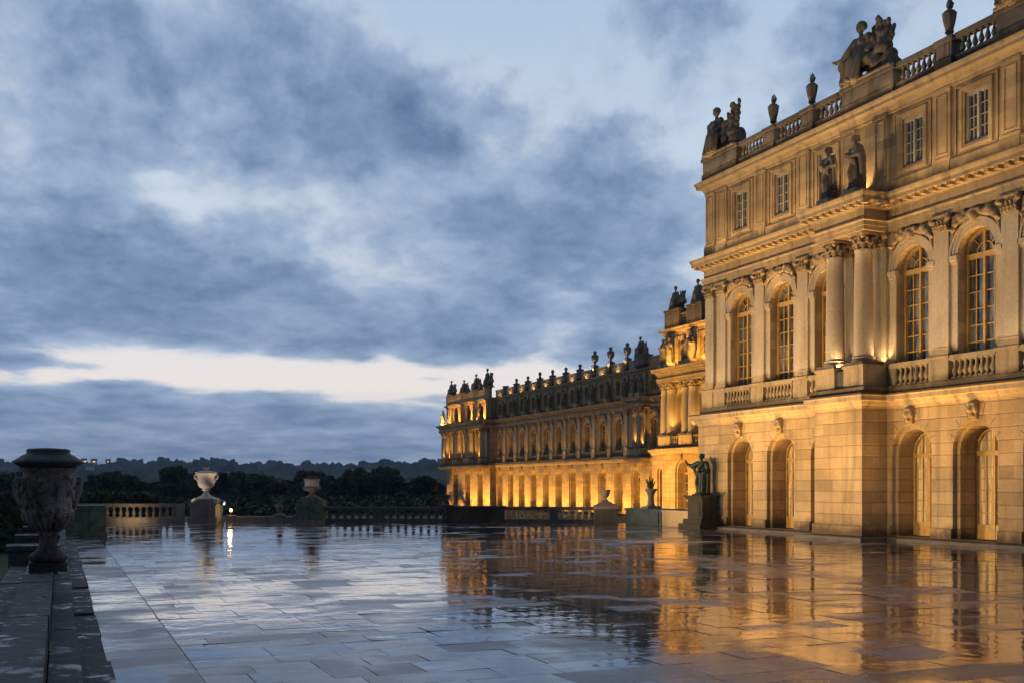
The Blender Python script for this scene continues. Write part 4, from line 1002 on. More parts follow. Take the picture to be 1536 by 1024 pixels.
def big_urn():
    body = [(.30,.16),(.36,.22),(.34,.28),(.22,.36),(.16,.48),(.15,.60),(.2,.66),(.19,.70),(.26,.76),(.38,.86),(.45,.98),(.465,1.04),(.44,1.08),(.43,1.12),(.455,1.5),(.47,1.62),(.44,1.66),(.46,1.72),(.52,1.80)]
    b = MB(); b.frustum(-.34,.34,-.34,.34,0,-.34,.34,-.34,.34,.15); b.lathe(body,36)
    r = random.Random(11)
    for k in range(22):
        a = 2*PI*k/22; c_, q_ = math.cos(a), math.sin(a)
        b.tube([(.2*c_,.2*q_,.70),(.31*c_,.31*q_,.78),(.43*c_,.43*q_,.92),(.46*c_,.46*q_,1.02)],[.02,.035,.045,.03],6)
    pr = []
    for k in range(46):
        a = r.random()*2*PI; z = 1.14+r.random()*.45; rr = .445+.02*(z-1.1)
        pr.append(('e',(rr*math.cos(a),rr*math.sin(a),z),(.035+.03*r.random(),.05+.05*r.random(),.05+.06*r.random()),(r.random(),0,a)))
    for k in range(40):
        a = 2*PI*k/40; pr.append(('e',(.45*math.cos(a),.45*math.sin(a),1.60+.04*math.cos(a*5)),(.03,.05,.045),(0,0,a)))
    rel = sculpt('relief', pr, .014)
    lid = MB(); lid.lathe([(.47,1.79),(.53,1.83),(.60,1.865),(.63,1.89),(.625,1.92),(.57,1.96),(.50,1.995),(.475,2.02),(.44,2.03),(.40,2.05),(.385,2.085),(.40,2.11),(.36,2.135),(.1,2.15)],48,(0,0,0),0,11,.014)
    hd = MB()
    for a in (R(205),R(25)):
        c_, q_ = math.cos(a), math.sin(a)
        pt = [(.45,1.02),(.52,1.12),(.56,1.25),(.62,1.42),(.64,1.54),(.6,1.62),(.53,1.6),(.5,1.54)]
        hd.tube([(x*c_,x*q_,z) for x,z in pt],[.05,.055,.06,.065,.065,.06,.05,.04],10)
    return b.me('large_urn'), rel, lid.me('lid'), hd.me('handle')
ub_, ur_, ul_, uh_ = big_urn()
M['urn_lid'] = stone('mossy_urn_lid',(.06,.075,.07),(.035,.045,.045),(.012,.014,.014),.6,.6,None,None,.7,3.0,(.02,.03,.022),.5)
for m_, k in ((ub_,'lichen'),(ur_,'lichen'),(ul_,'urn_lid'),(uh_,'lichen')): m_.materials.append(M[k])
UP = (-.19,20.4,1.0)
bu = tag(ob('large_urn', ub_, None, None, UP, 0, (.9,.9,1.0)), 'large weathered carved stone urn with dark mossy lid standing on the left parapet', 'urn')
for n_, m_ in (('relief',ur_),('lid',ul_),('handle',uh_)): ob(n_, m_, None, bu, UP)
e = empty('mossy_block', (1.0,55.8,0), 'large green mossy stone end block with panelled side, behind the big urn', 'block')
b = MB(); b.box(-1.2,2.1,54.8,57.2,0,.22); ob('footing', b, M['mossy'], e)
b = MB(); b.box(-1.1,2.0,54.9,57.1,.22,1.32); b.box(1.35,2.03,54.84,54.9,.22,1.32); b.box(-.9,1.2,54.86,54.9,.34,1.2); ob('body', b, M['mossy'], e)
b = MB(); b.box(-1.2,2.1,54.8,57.2,1.32,1.44); b.box(-1.1,2.02,54.88,57.1,1.44,1.53); ob('cap', b, M['mossy'], e)
b = MB(); b.box(-.5,.0,57.3,76.8,0,.9); b.box(-.56,.08,57.3,76.8,.9,1.05); tag(ob('edge_wall', b, M['parapet']), 'dark terrace edge wall running back behind the mossy block', 'wall')

# ------------------------------------------------------------------ ground
def inside(x, y):      # terrace side of the far edge
    return (Vector((x,y))-A0).dot(NL) < .2
def build_terrace():
    r = random.Random(5)
    b = MB(); q1 = L(-1.2,.3); q2 = L(38,.3)
    b.add([(-.9,-8,-.008),(36.5,-8,-.008),(36.5,q2.y,-.008),(q2.x,q2.y,-.008),(q1.x,q1.y,-.008)],[(0,1,2,3,4)])
    b.add([(q1.x,q1.y,-.021),(q2.x,q2.y,-.021),(q2.x,q2.y,-2.4),(q1.x,q1.y,-2.4)],[(0,1,2,3)])
    b.add([(-.9,-8,-.021),(q1.x,q1.y,-.021),(q1.x,q1.y,-2.4),(-.9,-8,-2.4)],[(0,1,2,3)])
    tag(ob('terrace_bed', b, plain('wet_grout',(.05,.047,.045),.25,0,.4,9)), kind='structure')
    V = []; F = []; A = []; B = []
    def slab(x0,x1,y0,y1,t=1.0,dry=None):
        g = .005; a = r.gauss(0,.0034)*t; c = r.gauss(0,.0032)*t; z = r.uniform(-.001,.002)
        cx, cy = (x0+x1)/2,(y0+y1)/2
        n = len(V)
        for x,y in ((x0+g,y0+g),(x1-g,y0+g),(x1-g,y1-g),(x0+g,y1-g)):
            V.append((x+r.uniform(-.004,.004),y+r.uniform(-.004,.004),z+(x-cx)*a+(y-cy)*c))
        F.append((n,n+1,n+2,n+3)); A.append(r.random()); B.append(r.random() if dry is None else dry)
    y = -8
    while y < 80:                        # border course along the parapet
        n = y+r.uniform(.55,1.15); slab(.5,1.688+r.uniform(-.012,.004),y,n,1.0,r.uniform(.8,1.15)); y = n
    y = -8
    while y < 80:
        d = r.choice((.58,.66,.74,.85,1.0)); x = 1.70
        x -= 0
        first = True
        while x < 34.8:
            w = r.choice((.6,.75,.95,1.2,1.5,1.9))*r.uniform(.9,1.1)
            if first: w *= r.uniform(.5,1); first = False
            x1 = min(34.9, x+w)
            if 34.9-x1 < .3: x1 = 34.9
            if inside((x+x1)/2, y+d/2): slab(x,x1,y,y+d)
            x = x1
        y += d
    me = bpy.data.meshes.new('terrace_paving'); me.from_pydata(V,[],F)
    for nm, dat in (('slab',A),('slabb',B)):
        at = me.attributes.new(nm,'FLOAT','FACE'); at.data.foreach_set('value',dat)
    m, t, p = newmat('wet_paving')
    P = wpos(t)
    a1 = t.n('ShaderNodeAttribute', attribute_name='slab').outputs['Fac']; a2 = t.n('ShaderNodeAttribute', attribute_name='slabb').outputs['Fac']
    f = t.noise(P, 2.2, 6, .65); g = t.noise(P, 40, 4, .7); big = t.noise(P, .13, 3, .5)
    # standing water: low spots between slabs
    w = t.m('ADD', t.m('MULTIPLY', t.noise(P, .55, 4, .55), .75), t.m('ADD', t.m('MULTIPLY', big, .55), t.m('MULTIPLY', a2, -.13)))
    wet = t.sstep(w, .46, .64)
    c = t.mix(a1, (.15,.128,.135), (.37,.305,.315))
    c = t.mix(t.m('MULTIPLY', wet, .45), c, (.05,.046,.046))
    c = t.mix(t.m('MULTIPLY', t.sstep(f,.4,.7), .5), c, (.055,.05,.05))
    c = t.mix(t.m('MULTIPLY', t.sstep(g,.55,.75), .3), c, (.19,.175,.165))
    t.link(c, p.inputs['Base Color'])
    rough = t.m('ADD', .035, t.m('MULTIPLY', t.m('SUBTRACT', 1.0, wet), t.m('ADD', .07, t.m('MULTIPLY', t.m('POWER', a2, 1.6), .22))))
    t.link(rough, p.inputs['Roughness'])
    p.inputs['IOR'].default_value = 1.5; p.inputs['Coat IOR'].default_value = 1.4; t.link(t.m('MULTIPLY', wet, .6), p.inputs['Coat Weight']); p.inputs['Coat Roughness'].default_value = .03; p.inputs['Specular IOR Level'].default_value = .5
    rip = t.noise(P, 1.5, 3, .5); rip2 = t.noise(P, 5.5, 2, .5)
    h = t.m('ADD', t.m('MULTIPLY', rip, .0075), t.m('MULTIPLY', rip2, .0013))
    dry = t.m('MULTIPLY', t.m('SUBTRACT', 1.0, wet), t.m('ADD', t.m('MULTIPLY', f, .004), t.m('MULTIPLY', g, .0006)))
    bp = t.n('ShaderNodeBump'); bp.inputs['Strength'].default_value = 1.0; bp.inputs['Distance'].default_value = 1.0
    t.link(t.m('ADD', h, dry), bp.inputs['Height'])
    geo = t.n('ShaderNodeNewGeometry')
    up = t.n('ShaderNodeMix', data_type='VECTOR'); t.link(t.m('MULTIPLY', wet, .7), up.inputs[0]); t.link(geo.outputs['True Normal'], up.inputs[4]); up.inputs[5].default_value = (0,0,1)
    t.link(up.outputs[1], bp.inputs['Normal'])
    t.link(bp.outputs[0], p.inputs['Normal']); t.link(bp.outputs[0], p.inputs['Coat Normal'])
    o = ob('terrace_paving', me, m); tag(o, kind='structure')
build_terrace()
m, t, p = newmat('lawn_turf')
P = wpos(t); c = t.mix(t.sstep(t.noise(P,.06,5,.6),.35,.65),(.045,.06,.022),(.10,.10,.04)); c = t.mix(t.m('MULTIPLY',t.noise(P,7,5,.7),.5),c,(.03,.04,.015))
t.link(c,p.inputs['Base Color']); p.inputs['Roughness'].default_value = .9; t.link(t.bump(t.noise(P,12,5,.7),.6,.05),p.inputs['Normal'])
b = MB(); n = 48; b.add([(6000*math.cos(2*PI*k/n),6000*math.sin(2*PI*k/n),-2.3) for k in range(n)],[tuple(range(n))]); tag(ob('lawn', b, m), kind='structure')

# ------------------------------------------------------------------ trees, woods, far houses
M['bark'] = plain('bark',(.05,.04,.03),.9); 
def leafmat(name, a, b):
    m, t, p = newmat(name); P = wpos(t)
    t.link(t.mix(t.sstep(t.noise(P,.5,4,.6),.3,.7),a,b),p.inputs['Base Color']); p.inputs['Roughness'].default_value = .75; return m
LM = [leafmat('dark_green_leaves',(.032,.05,.022),(.065,.09,.036)),leafmat('olive_leaves',(.05,.058,.026),(.085,.086,.038)),leafmat('russet_leaves',(.055,.038,.019),(.085,.06,.027))]
def tree_meshes(seed, H, W, mat, nleaf=6500, ls=.36):
    r = random.Random(seed); tr = MB(); cr = MB()
    tr.tube([(0,0,0),(r.uniform(-.1,.1),0,H*.25),(r.uniform(-.3,.3),r.uniform(-.3,.3),H*.55),(0,0,H*.85)],[.38,.3,.2,.06],8)
    cl = []
    for i in range(26):
        a = r.random()*2*PI; u = r.random(); z = H*(.14+.80*u); rad = W*.5*math.sqrt(max(0.05,1-((u-.38)/.68)**2))*r.uniform(.45,1.0)
        c = Vector((rad*math.cos(a),rad*math.sin(a),z)); cl.append((c,r.uniform(.75,1.5)*W*.12))
        if i < 12: tr.tube([(0,0,z*.55),(c.x*.5,c.y*.5,z*.8),tuple(c)],[.13,.09,.03],5)
    cl.append((Vector((0,0,H*.9)),W*.13))
    for i in range(nleaf):
        c, s = r.choice(cl)
        d = Vector((r.gauss(0,1),r.gauss(0,1),r.gauss(0,.75))); d *= s*(.55+.6*r.random())/max(.4,d.length)
        p = c+d; n_ = Vector((r.gauss(0,1),r.gauss(0,1),r.gauss(.4,1))).normalized(); a_ = n_.orthogonal().normalized()*ls*r.uniform(.6,1.3); b_ = n_.cross(a_).normalized()*ls*r.uniform(.5,1.0)
        cr.add([p-a_-b_*.3,p+b_*-.8,p+a_,p+b_],[(0,1,2,3)])
    t_ = tr.me('trunk'); t_.materials.append(M['bark']); c_ = cr.me('crown'); c_.materials.append(mat)
    return t_, c_
TP = [tree_meshes(1,9,9.5,LM[0]),tree_meshes(2,8,10,LM[1]),tree_meshes(3,10,8.5,LM[0]),tree_meshes(4,8.5,9.5,LM[2]),tree_meshes(5,9.5,10.5,LM[1])]
TH = R(22.965)
def place(px_ang, dist):      # bearing measured from the terrace's viewing axis
    a = TH + px_ang; return dist*math.sin(a), dist*math.cos(a)
tn = ['dense dark green tree','olive green spreading tree','tall narrow dark tree','russet brown autumn tree','broad olive tree']
r_ = random.Random(12)
spots = []
for i in range(17): spots.append((-.485+i*.0248+r_.uniform(-.006,.006), r_.uniform(190,235), r_.uniform(.58,.80)))
for i in range(15): spots.append((-.48+i*.0285+r_.uniform(-.008,.008), r_.uniform(255,330), r_.uniform(.72,1.0)))
kinds = [0,1,4,2,1,0,3,3,1,0,4,3,1,0,2,0,2,1,0,4,3,0,1,2,4,0,1,3,0,4,2,0]
for i, (a, d, s) in enumerate(spots):
    x, y = place(a, d); k = kinds[i]
    e = empty('tree', (x,y,-2.3), f'{tn[k]} in the {"front" if i < 17 else "rear"} line beyond the terrace, {["first","second","third","fourth","fifth","sixth","seventh","eighth","ninth","tenth","eleventh","twelfth","thirteenth","fourteenth","fifteenth","sixteenth","seventeenth"][i if i < 17 else i-17]} from left', 'tree', 'trees beyond the terrace')
    rz = r_.random()*6.28
    e.scale = (s,s,s); e.rotation_euler = (0,0,rz)
    for n_, m_ in (('trunk',TP[k][0]),('crown',TP[k][1])):
        o = bpy.data.objects.new(n_, m_); COL.objects.link(o); o.parent = e
b = MB(); r4 = random.Random(31)
for i in range(26000):
    a = -.53+.47*r4.random(); d = r4.uniform(172,250); x, y = place(a,d)
    hh = (1.9+2.2*noise.noise((x/9,y/9,0)))*(1 if d > 180 else .6)
    p = Vector((x,y,-2.3+max(.3,hh)*math.sqrt(r4.random()))); n_ = Vector((r4.gauss(0,1),r4.gauss(0,1),r4.gauss(.5,1))).normalized(); a_ = n_.orthogonal().normalized()*r4.uniform(.3,.7); b_ = n_.cross(a_)*r4.uniform(.5,1)
    b.add([p-a_,p-b_,p+a_,p+b_],[(0,1,2,3)])
tag(ob('undergrowth', b, LM[0]), 'dark scrub growing beneath the trees beyond the terrace', 'undergrowth', kind='stuff')
# clipped hedge at left beyond the lawn
b = MB(); r2 = random.Random(8)
hd = empty('hedge', (-6,84,-2.3), 'tall dark clipped hedge at the left edge behind the lawn', 'hedge')
for i in range(9000):
    u = r2.random()*26-19; v = r2.choice((0,0,1))*r2.random()*3; z = r2.random()*4.1
    if v == 0: v = r2.uniform(-.18,.12)
    else: z = 4.1+r2.uniform(-.2,.15)
    p = Vector((u,84+v,-2.3+z)); n_ = Vector((r2.gauss(0,1),r2.gauss(-1,1),r2.gauss(.3,1))).normalized(); a_ = n_.orthogonal().normalized()*.2; b_ = n_.cross(a_)*r2.uniform(.6,1)
    b.add([p-a_,p-b_,p+a_,p+b_],[(0,1,2,3)])
ob('foliage', b, LM[0], hd)
b = MB(); b.box(-18.9,6.8,84.1,86.9,-2.3,1.6); ob('branches', b, M['bark'], hd)

def ridge(a):      # skyline height above eye level at 2000 m, by bearing
    px = 768+1600*math.tan(a)
    pts = [(-300,38),(0,37),(70,40),(160,37),(260,40),(340,38),(450,36),(520,33),(600,37),(670,41),(900,44),(1500,40)]
    for (x0,y0),(x1,y1) in zip(pts[:-1],pts[1:]):
        if px <= x1: 
            u = max(0,(px-x0)/(x1-x0)); return (y0+(y1-y0)*u)*math.cos(a)
    return 40
def woods_height(a, d):
    base = -2.3
    if d > 850:
        u = min(1,(d-850)/1150); base += (ridge(a)/1600*2000-13.5)*u**1.25
    if d > 2000: base -= (d-2000)*.15
    return base
def build_woods():
    g = MB(); na, nd = 60, 14
    for j in range(nd+1):
        d = 400+ (2400-400)*j/nd
        for i in range(na+1):
            a = -.62+1.35*i/na; x, y = place(a,d); g.v.append((x,y,woods_height(a,d)-.15 if d > 850 else -2.45))
    for j in range(nd):
        for i in range(na):
            k = j*(na+1)+i; g.f.append((k,k+1,k+na+2,k+na+1)); g.sm.append(True)
    tag(ob('hills', g, plain('hill_soil',(.03,.035,.02),.9)), kind='structure')
    w = MB(); na = 900; ds = []; d = 430
    while d < 2120: ds.append(d); d *= 1.012
    for d in ds:
        for i in range(na+1):
            a = -.56+1.02*i/na; x, y = place(a,d); q = Vector((x,y,0))
            vd = noise.voronoi(q/9.0)[0]; dome = math.sqrt(max(0,1-min(1,vd[0]*1.25)**2))
            tall = noise.noise(q/55.0)*.5+.5
            far = min(1,max(0,(d-700)/1000)); vb = noise.voronoi(q/23.0)[0][0]; big = math.sqrt(max(0,1-min(1,vb*1.2)**2))
            h = 3.0+ (4.0+3.2*tall)*dome*(.7+.6*noise.noise(q/13.0+Vector((7,3,1)))) + far*(big*(4+15*max(0,noise.cell(q/23.0+Vector((.3,.3,0))))**2)+3.5*noise.noise(q/90.0)) 
            w.v.append((x,y,woods_height(a,d)+h))
    for j in range(len(ds)-1):
        for i in range(na):
            k = j*(na+1)+i; w.f.append((k,k+1,k+na+2,k+na+1)); w.sm.append(True)
    m, t, p = newmat('distant_woods'); P = wpos(t)
    c = t.mix(t.sstep(t.noise(P,.02,4,.6),.35,.65),(.03,.042,.018),(.06,.055,.026)); c = t.mix(t.m('MULTIPLY',t.sstep(t.noise(P,.12,4,.6),.5,.7),.5),c,(.075,.05,.025))
    t.link(c,p.inputs['Base Color']); p.inputs['Roughness'].default_value = .95; t.link(t.bump(t.noise(P,.5,5,.7),1.0,1.5),p.inputs['Normal'])
    tag(ob('woods', w, m), 'distant wooded hillside fading to blue along the horizon', 'woods', kind='stuff')
build_woods()
WARM = plain('lit_window_glow',(1,.6,.3),.5,0,0,1,(1.0,.42,.14,2.0))
PALE = plain('pale_render',(.6,.62,.65),.7,0,.1,.5)
def far_house(a, d, w, h, dp, label, lit, name='house', extra=13.0, flat=False):
    x, y = place(a,d); z = woods_height(a,d)+extra
    e = empty(name, (x,y,z), label, 'house' if not flat else 'building', 'houses on the far hill' if not flat else None)
    ang = -(TH+a); e.rotation_euler = (0,0,ang)
    def pt(nm, mb, mat):
        o = bpy.data.objects.new(nm, mb.me(nm)); o.data.materials.append(mat); COL.objects.link(o); o.parent = e
    b = MB(); b.box(-w/2,w/2,0,dp,-8,h); pt('wall', b, PALE)
    b = MB()
    if flat: b.box(-w/2-.3,w/2+.3,-.3,dp+.3,h,h+.5)
    else: b.frustum(-w/2-.4,w/2+.4,-.4,dp+.4,h,-w/2-.4,w/2+.4,dp/2-.1,dp/2+.1,h+2.6)
    pt('roof', b, M['slate'] if not flat else PALE)
    for k, (wx, wz, ww, wh) in enumerate(lit):
        b = MB(); b.box(wx-ww/2,wx+ww/2,-.12,.02,wz,wz+wh); pt('window', b, WARM if not flat else M['pane_dark'])
T = lambda px: math.atan((px-768)/1600)
far_house(T(126),1930,9,6,8,'leftmost small hillside house with orange lit windows', [(-2,2,2.5,2),(2,2.5,2.5,2)])
far_house(T(141),1940,10,6,8,'hillside house between two others, one wide orange lit window', [(0,2.5,4,1.6)])
far_house(T(162),1950,8,6,8,'rightmost small hillside house with one lit window', [(0,2.5,2,2)])
far_house(T(135),1150,9,5,8,'pale house low on the wooded slope below the lit houses', [])
far_house(T(537),1150,26,5.5,14,'long pale blue white flat roofed building in the woods left of the palace', [(-8,1.5,5,1.6),(0,1.5,5,1.6),(8,1.5,5,1.6)], 'long_building', 10.5, True)

# ------------------------------------------------------------------ evening air
hz = MB(); hz.box(-1900,2300,-120,2450,-75,75)
hm = bpy.data.materials.new('evening_air'); hm.use_nodes = True; hn = hm.node_tree.nodes; hn.remove(hn['Principled BSDF'])
pv_ = hn.new('ShaderNodeVolumePrincipled'); pv_.inputs['Color'].default_value = (.42,.64,1.0,1); pv_.inputs['Density'].default_value = .00014; pv_.inputs['Anisotropy'].default_value = .2
hm.node_tree.links.new(pv_.outputs[0], hn['Material Output'].inputs['Volume'])
tag(ob('haze', hz, hm), kind='stuff')
# ------------------------------------------------------------------ camera
cam = bpy.data.cameras.new('camera'); co = bpy.data.objects.new('camera', cam); COL.objects.link(co)
co.location = (0,0,2.5); co.rotation_euler = (R(90),0,-TH)
cam.sensor_width = 36; cam.lens = 37.5; cam.shift_y = 215/1536; cam.clip_end = 12000; cam.clip_start = .1
scn.camera = co

# ------------------------------------------------------------------ sky: Nishita twilight under drawn cloud banks
W = bpy.data.worlds.new('World'); scn.world = W; W.use_nodes = True
t = NT(W.node_tree); nodes = W.node_tree.nodes
bg = nodes['Background']
gen = t.n('ShaderNodeTexCoord').outputs['Generated']
dx, dy, dz = sep(t, gen)
az = t.m('ARCTAN2', dx, dy); el = t.m('ARCSINE', dz)
SK = [(0.0877, 0.1748, 0.2489, 0.0476, 0.95), (0.3583, 0.1773, 0.1622, 0.0437, 0.85), (-0.0467, 0.2467, 0.1118, 0.0845, 0.8), (0.1336, 0.2966, 0.1105, 0.0512, 0.6), (0.2715, 0.3269, 0.1106, 0.0527, 0.8), (0.3272, 0.2659, 0.1243, 0.0405, 0.6), (0.0106, 0.373, 0.1016, 0.052, 0.6), (0.452, 0.2429, 0.0873, 0.025, 0.4), (0.5202, 0.2269, 0.0555, 0.0155, 0.45), (0.5141, 0.1552, 0.0494, 0.0161, 0.8), (0.4831, 0.116, 0.0559, 0.0125, 0.75), (0.2227, 0.1448, 0.2058, 0.0209, 0.85), (0.3958, 0.2432, 0.125, 0.0437, 0.4), (0.4333, 0.301, 0.0749, 0.0312, 0.3), (0.1926, 0.3873, 0.0957, 0.0367, 0.35), (0.3583, 0.3678, 0.1248, 0.0375, 0.3), (0.5202, 0.3548, 0.0739, 0.0372, 0.25), (0.1162, 0.0474, 0.2706, 0.0228, 1.9), (0.1453, 0.0163, 0.3042, 0.0181, 1.8), (0.2962, 0.0416, 0.1051, 0.0186, 1.1), (-0.0365, 0.1055, 0.0385, 0.0068, 1.1), (-0.0416, 0.0716, 0.0715, 0.009, 0.8), (0.0377, 0.0874, 0.0246, 0.0035, 0.9), (0.321, 0.0987, 0.0211, 0.0037, 0.8), (0.016, 0.1033, 0.0236, 0.0041, 0.8), (0.1747, 0.0711, 0.1187, 0.011, 0.3), (0.2046, 0.102, 0.1924, 0.0135, -1.15), (0.4208, 0.0885, 0.1, 0.0225, -0.9), (0.4831, 0.3723, 0.1055, 0.0498, -0.12), (0.3958, 0.395, 0.075, 0.0312, -0.05), (0.5202, 0.259, 0.0739, 0.0372, 0.5), (0.5448, 0.1757, 0.0551, 0.0161, 0.5), (0.5079, 0.3221, 0.0618, 0.0249, 0.25), (0.5631, 0.2401, 0.0365, 0.0247, 0.3), (0.3086, 0.2655, 0.0372, 0.01, -0.4), (0.4582, 0.1802, 0.0467, 0.01, -0.6), (0.1048, 0.2499, 0.0343, 0.0054, -0.45), (0.3958, 0.4187, 0.15, 0.0219, -0.25), (0.557, 0.3422, 0.0793, 0.0556, -0.3), (-0.0314, 0.1999, 0.0361, 0.0051, -0.5), (0.0764, 0.2671, 0.0337, 0.0059, -0.3), (0.2167, 0.2907, 0.0302, 0.0086, -0.3), (0.4582, 0.2604, 0.0436, 0.01, -0.4), (0.1986, 0.3287, 0.018, 0.0367, -0.3)]
acc = None
for a0, e0, sa, se, w in SK:
    u = t.m('MULTIPLY', t.m('SUBTRACT', az, a0), 1/sa); v = t.m('MULTIPLY', t.m('SUBTRACT', el, e0), 1/se)
    g = t.m('MULTIPLY', t.m('EXPONENT', t.m('MULTIPLY', t.m('ADD', t.m('MULTIPLY',u,u), t.m('MULTIPLY',v,v)), -1.0)), w)
    acc = g if acc is None else t.m('ADD', acc, g)
den = t.m('ADD', t.m('MAXIMUM', dz, 0.0), .16)
cv = t.n('ShaderNodeCombineXYZ'); t.link(t.m('DIVIDE',dx,den), cv.inputs[0]); t.link(t.m('DIVIDE',dy,den), cv.inputs[1]); cv.inputs[2].default_value = 3.7
n1 = t.noise(cv.outputs[0], 1.5, 6, .56, .35, '2D')
ac = t.n('ShaderNodeCombineXYZ'); t.link(t.m('MULTIPLY',az,1.0),ac.inputs[0]); t.link(t.m('MULTIPLY', t.m('LOGARITHM', t.m('ADD', t.m('MAXIMUM', el, 0.0), .06), 2.71828), .52),ac.inputs[1]); ac.inputs[2].default_value = 1.3
n3 = t.noise(ac.outputs[0], 10.0, 8, .62, .15, '2D')
n4 = t.noise(t.mapv(ac.outputs[0],(1,1,1),(3,1,6)), 24.0, 6, .6, .2, '2D')
wv = t.n('ShaderNodeTexNoise', noise_dimensions='2D'); wv.inputs['Scale'].default_value = 14; wv.inputs['Detail'].default_value = 4; t.link(ac.outputs[0], wv.inputs['Vector'])
pv = t.n('ShaderNodeVectorMath', operation='MULTIPLY_ADD'); t.link(wv.outputs['Color'], pv.inputs[0]); pv.inputs[1].default_value = (.13,.13,.13); t.link(ac.outputs[0], pv.inputs[2])
vo = t.n('ShaderNodeTexVoronoi', feature='SMOOTH_F1', voronoi_dimensions='2D'); vo.inputs['Scale'].default_value = 5.6; vo.inputs['Smoothness'].default_value = .35; vo.inputs['Detail'].default_value = 1.0; vo.inputs['Roughness'].default_value = .5; t.link(pv.outputs[0], vo.inputs['Vector'])
puff = t.m('SUBTRACT', .80, vo.outputs['Distance'])
# far from the view the cover is a plain broken overcast
back = t.sstep(el, .45, .9)
cov = t.m('ADD', acc, t.m('ADD', t.m('MULTIPLY', puff, .95), t.m('ADD', t.m('MULTIPLY', t.m('SUBTRACT', n1, .5), .5), t.m('MULTIPLY', t.m('SUBTRACT', n3, .5), 1.5))))
cov = t.m('ADD', cov, t.m('ADD', t.m('MULTIPLY', back, .35), .17))
mask = t.sstep(cov, .0, .66)
def ramp(v, stops):
    x = t.n('ShaderNodeValToRGB'); cr = x.color_ramp
    while len(cr.elements) < len(stops): cr.elements.new(.5)
    for e_, (p_, c_) in zip(cr.elements, stops):
        e_.position = p_; e_.color = (*[((q/255+.055)/1.055)**2.4 if q > 10 else q/255/12.92 for q in c_],1)
    t.link(v, x.inputs[0]); return x.outputs[0]
clear = ramp(t.m('DIVIDE', el, 1.0), [(0,(112,134,168)),(.03,(140,158,186)),(.055,(200,202,212)),(.09,(231,224,220)),(.13,(222,220,223)),(.20,(202,212,226)),(.30,(187,203,221)),(.42,(167,190,214)),(1.0,(105,135,180))])
shade = t.m('ADD', t.m('MULTIPLY', t.m('MINIMUM', t.m('SUBTRACT', cov, .3), 1.1), .40), t.m('ADD', t.m('MULTIPLY', t.m('SUBTRACT', n4, .5), .65), t.m('ADD', t.m('MULTIPLY', puff, .45), .10)))
cloud = ramp(shade, [(0,(186,198,215)),(.3,(152,172,198)),(.62,(124,147,177)),(1.0,(86,111,148))])
low = t.m('SUBTRACT', 1.0, t.sstep(el, .0, .095))
cloud = t.mix(t.m('MULTIPLY', low, .72), cloud, ramp(t.m('ADD', n4, t.m('MULTIPLY', puff, .3)), [(.3,(150,166,190)),(.75,(114,137,169))]))
col = t.mix(mask, clear, cloud)
sky = t.n('ShaderNodeTexSky', sky_type='NISHITA', sun_disc=False); sky.sun_elevation = R(1.0); sky.sun_rotation = R(10); sky.air_density = 1.0
mx = t.n('ShaderNodeMix', data_type='RGBA', blend_type='ADD'); mx.inputs[0].default_value = .0006; t.link(col, mx.inputs[6]); t.link(sky.outputs[0], mx.inputs[7])
# brightest towards the last light, dusk-dark overhead and behind
gl = t.m('COSINE', t.m('SUBTRACT', az, .25))
fall = t.m('MULTIPLY', t.m('ADD', .30, t.m('MULTIPLY', t.sstep(gl, -.2, .75), .70)), t.m('SUBTRACT', 1.0, t.m('MULTIPLY', t.sstep(el, .48, .95), .3)))
fv = t.n('ShaderNodeVectorMath', operation='SCALE'); t.link(mx.outputs[2], fv.inputs[0]); t.link(fall, fv.inputs['Scale'])
t.link(fv.outputs[0], bg.inputs['Color']); bg.inputs['Strength'].default_value = 1.12
# weak fill lamp from high up, added to support the sky light
sl = bpy.data.lights.new('sky_fill','SUN'); sl.energy = .02; sl.angle = R(40); sl.color = (1,.85,.75)
so = bpy.data.objects.new('sky_fill', sl); COL.objects.link(so); so.rotation_euler = (R(35),0,R(170))

# ------------------------------------------------------------------ floodlights of the palace
AMB = (1.0,.635,.28); GOLD = (1.0,.50,.09)
def strip(name, loc, size_y, size_x, tilt, power, col=AMB, yaw=0.0, spread=180):
    l = bpy.data.lights.new(name,'AREA'); l.shape = 'RECTANGLE'; l.size = size_x; l.size_y = size_y; l.energy = power; l.color = col; l.spread = R(spread)
    o = bpy.data.objects.new(name, l); COL.objects.link(o); o.location = loc
    # aims from straight up (tilt 0) towards +X (tilt 90)
    o.rotation_mode = 'QUATERNION'
    d = Vector((math.sin(R(tilt))*math.cos(R(yaw)), math.sin(R(tilt))*math.sin(R(yaw)), math.cos(R(tilt))))
    z = -d; y = Vector((0,1,0)); y = (y - z*y.dot(z)).normalized(); x = y.cross(z)
    o.rotation_quaternion = Matrix((x,y,z)).transposed().to_quaternion()
def spot(name, loc, target, power, ang, col=AMB, blend=.6, rad=.05):
    l = bpy.data.lights.new(name,'SPOT'); l.energy = power; l.color = col; l.spot_size = R(ang); l.spot_blend = blend; l.shadow_soft_size = rad
    o = bpy.data.objects.new(name, l); COL.objects.link(o); o.location = loc
    o.rotation_euler = (Vector(target)-Vector(loc)).to_track_quat('-Z','Y').to_euler()
for y, w in ((60.5,5700),(54,5000),(48,4700),(42,5000),(36,3800)):
    spot('ground_flood', (21.5,y,.35), (33,y-3.6,7.4), w, 90, AMB, .5, .1)
for y0, y1, x in ((43.4,52.3,33.75),(31,37.7,33.75),(38.6,41.4,32.4)): strip('ground_flood_close', (x,(y0+y1)/2,.25), y1-y0, .12, 2, 26*(y1-y0), GOLD, 0, 44)
strip('balcony_flood', (34.25,47.3,8.05), 10, .1, -10, 60); strip('balcony_flood', (34.25,32.5,8.05), 11, .1, -10, 60)
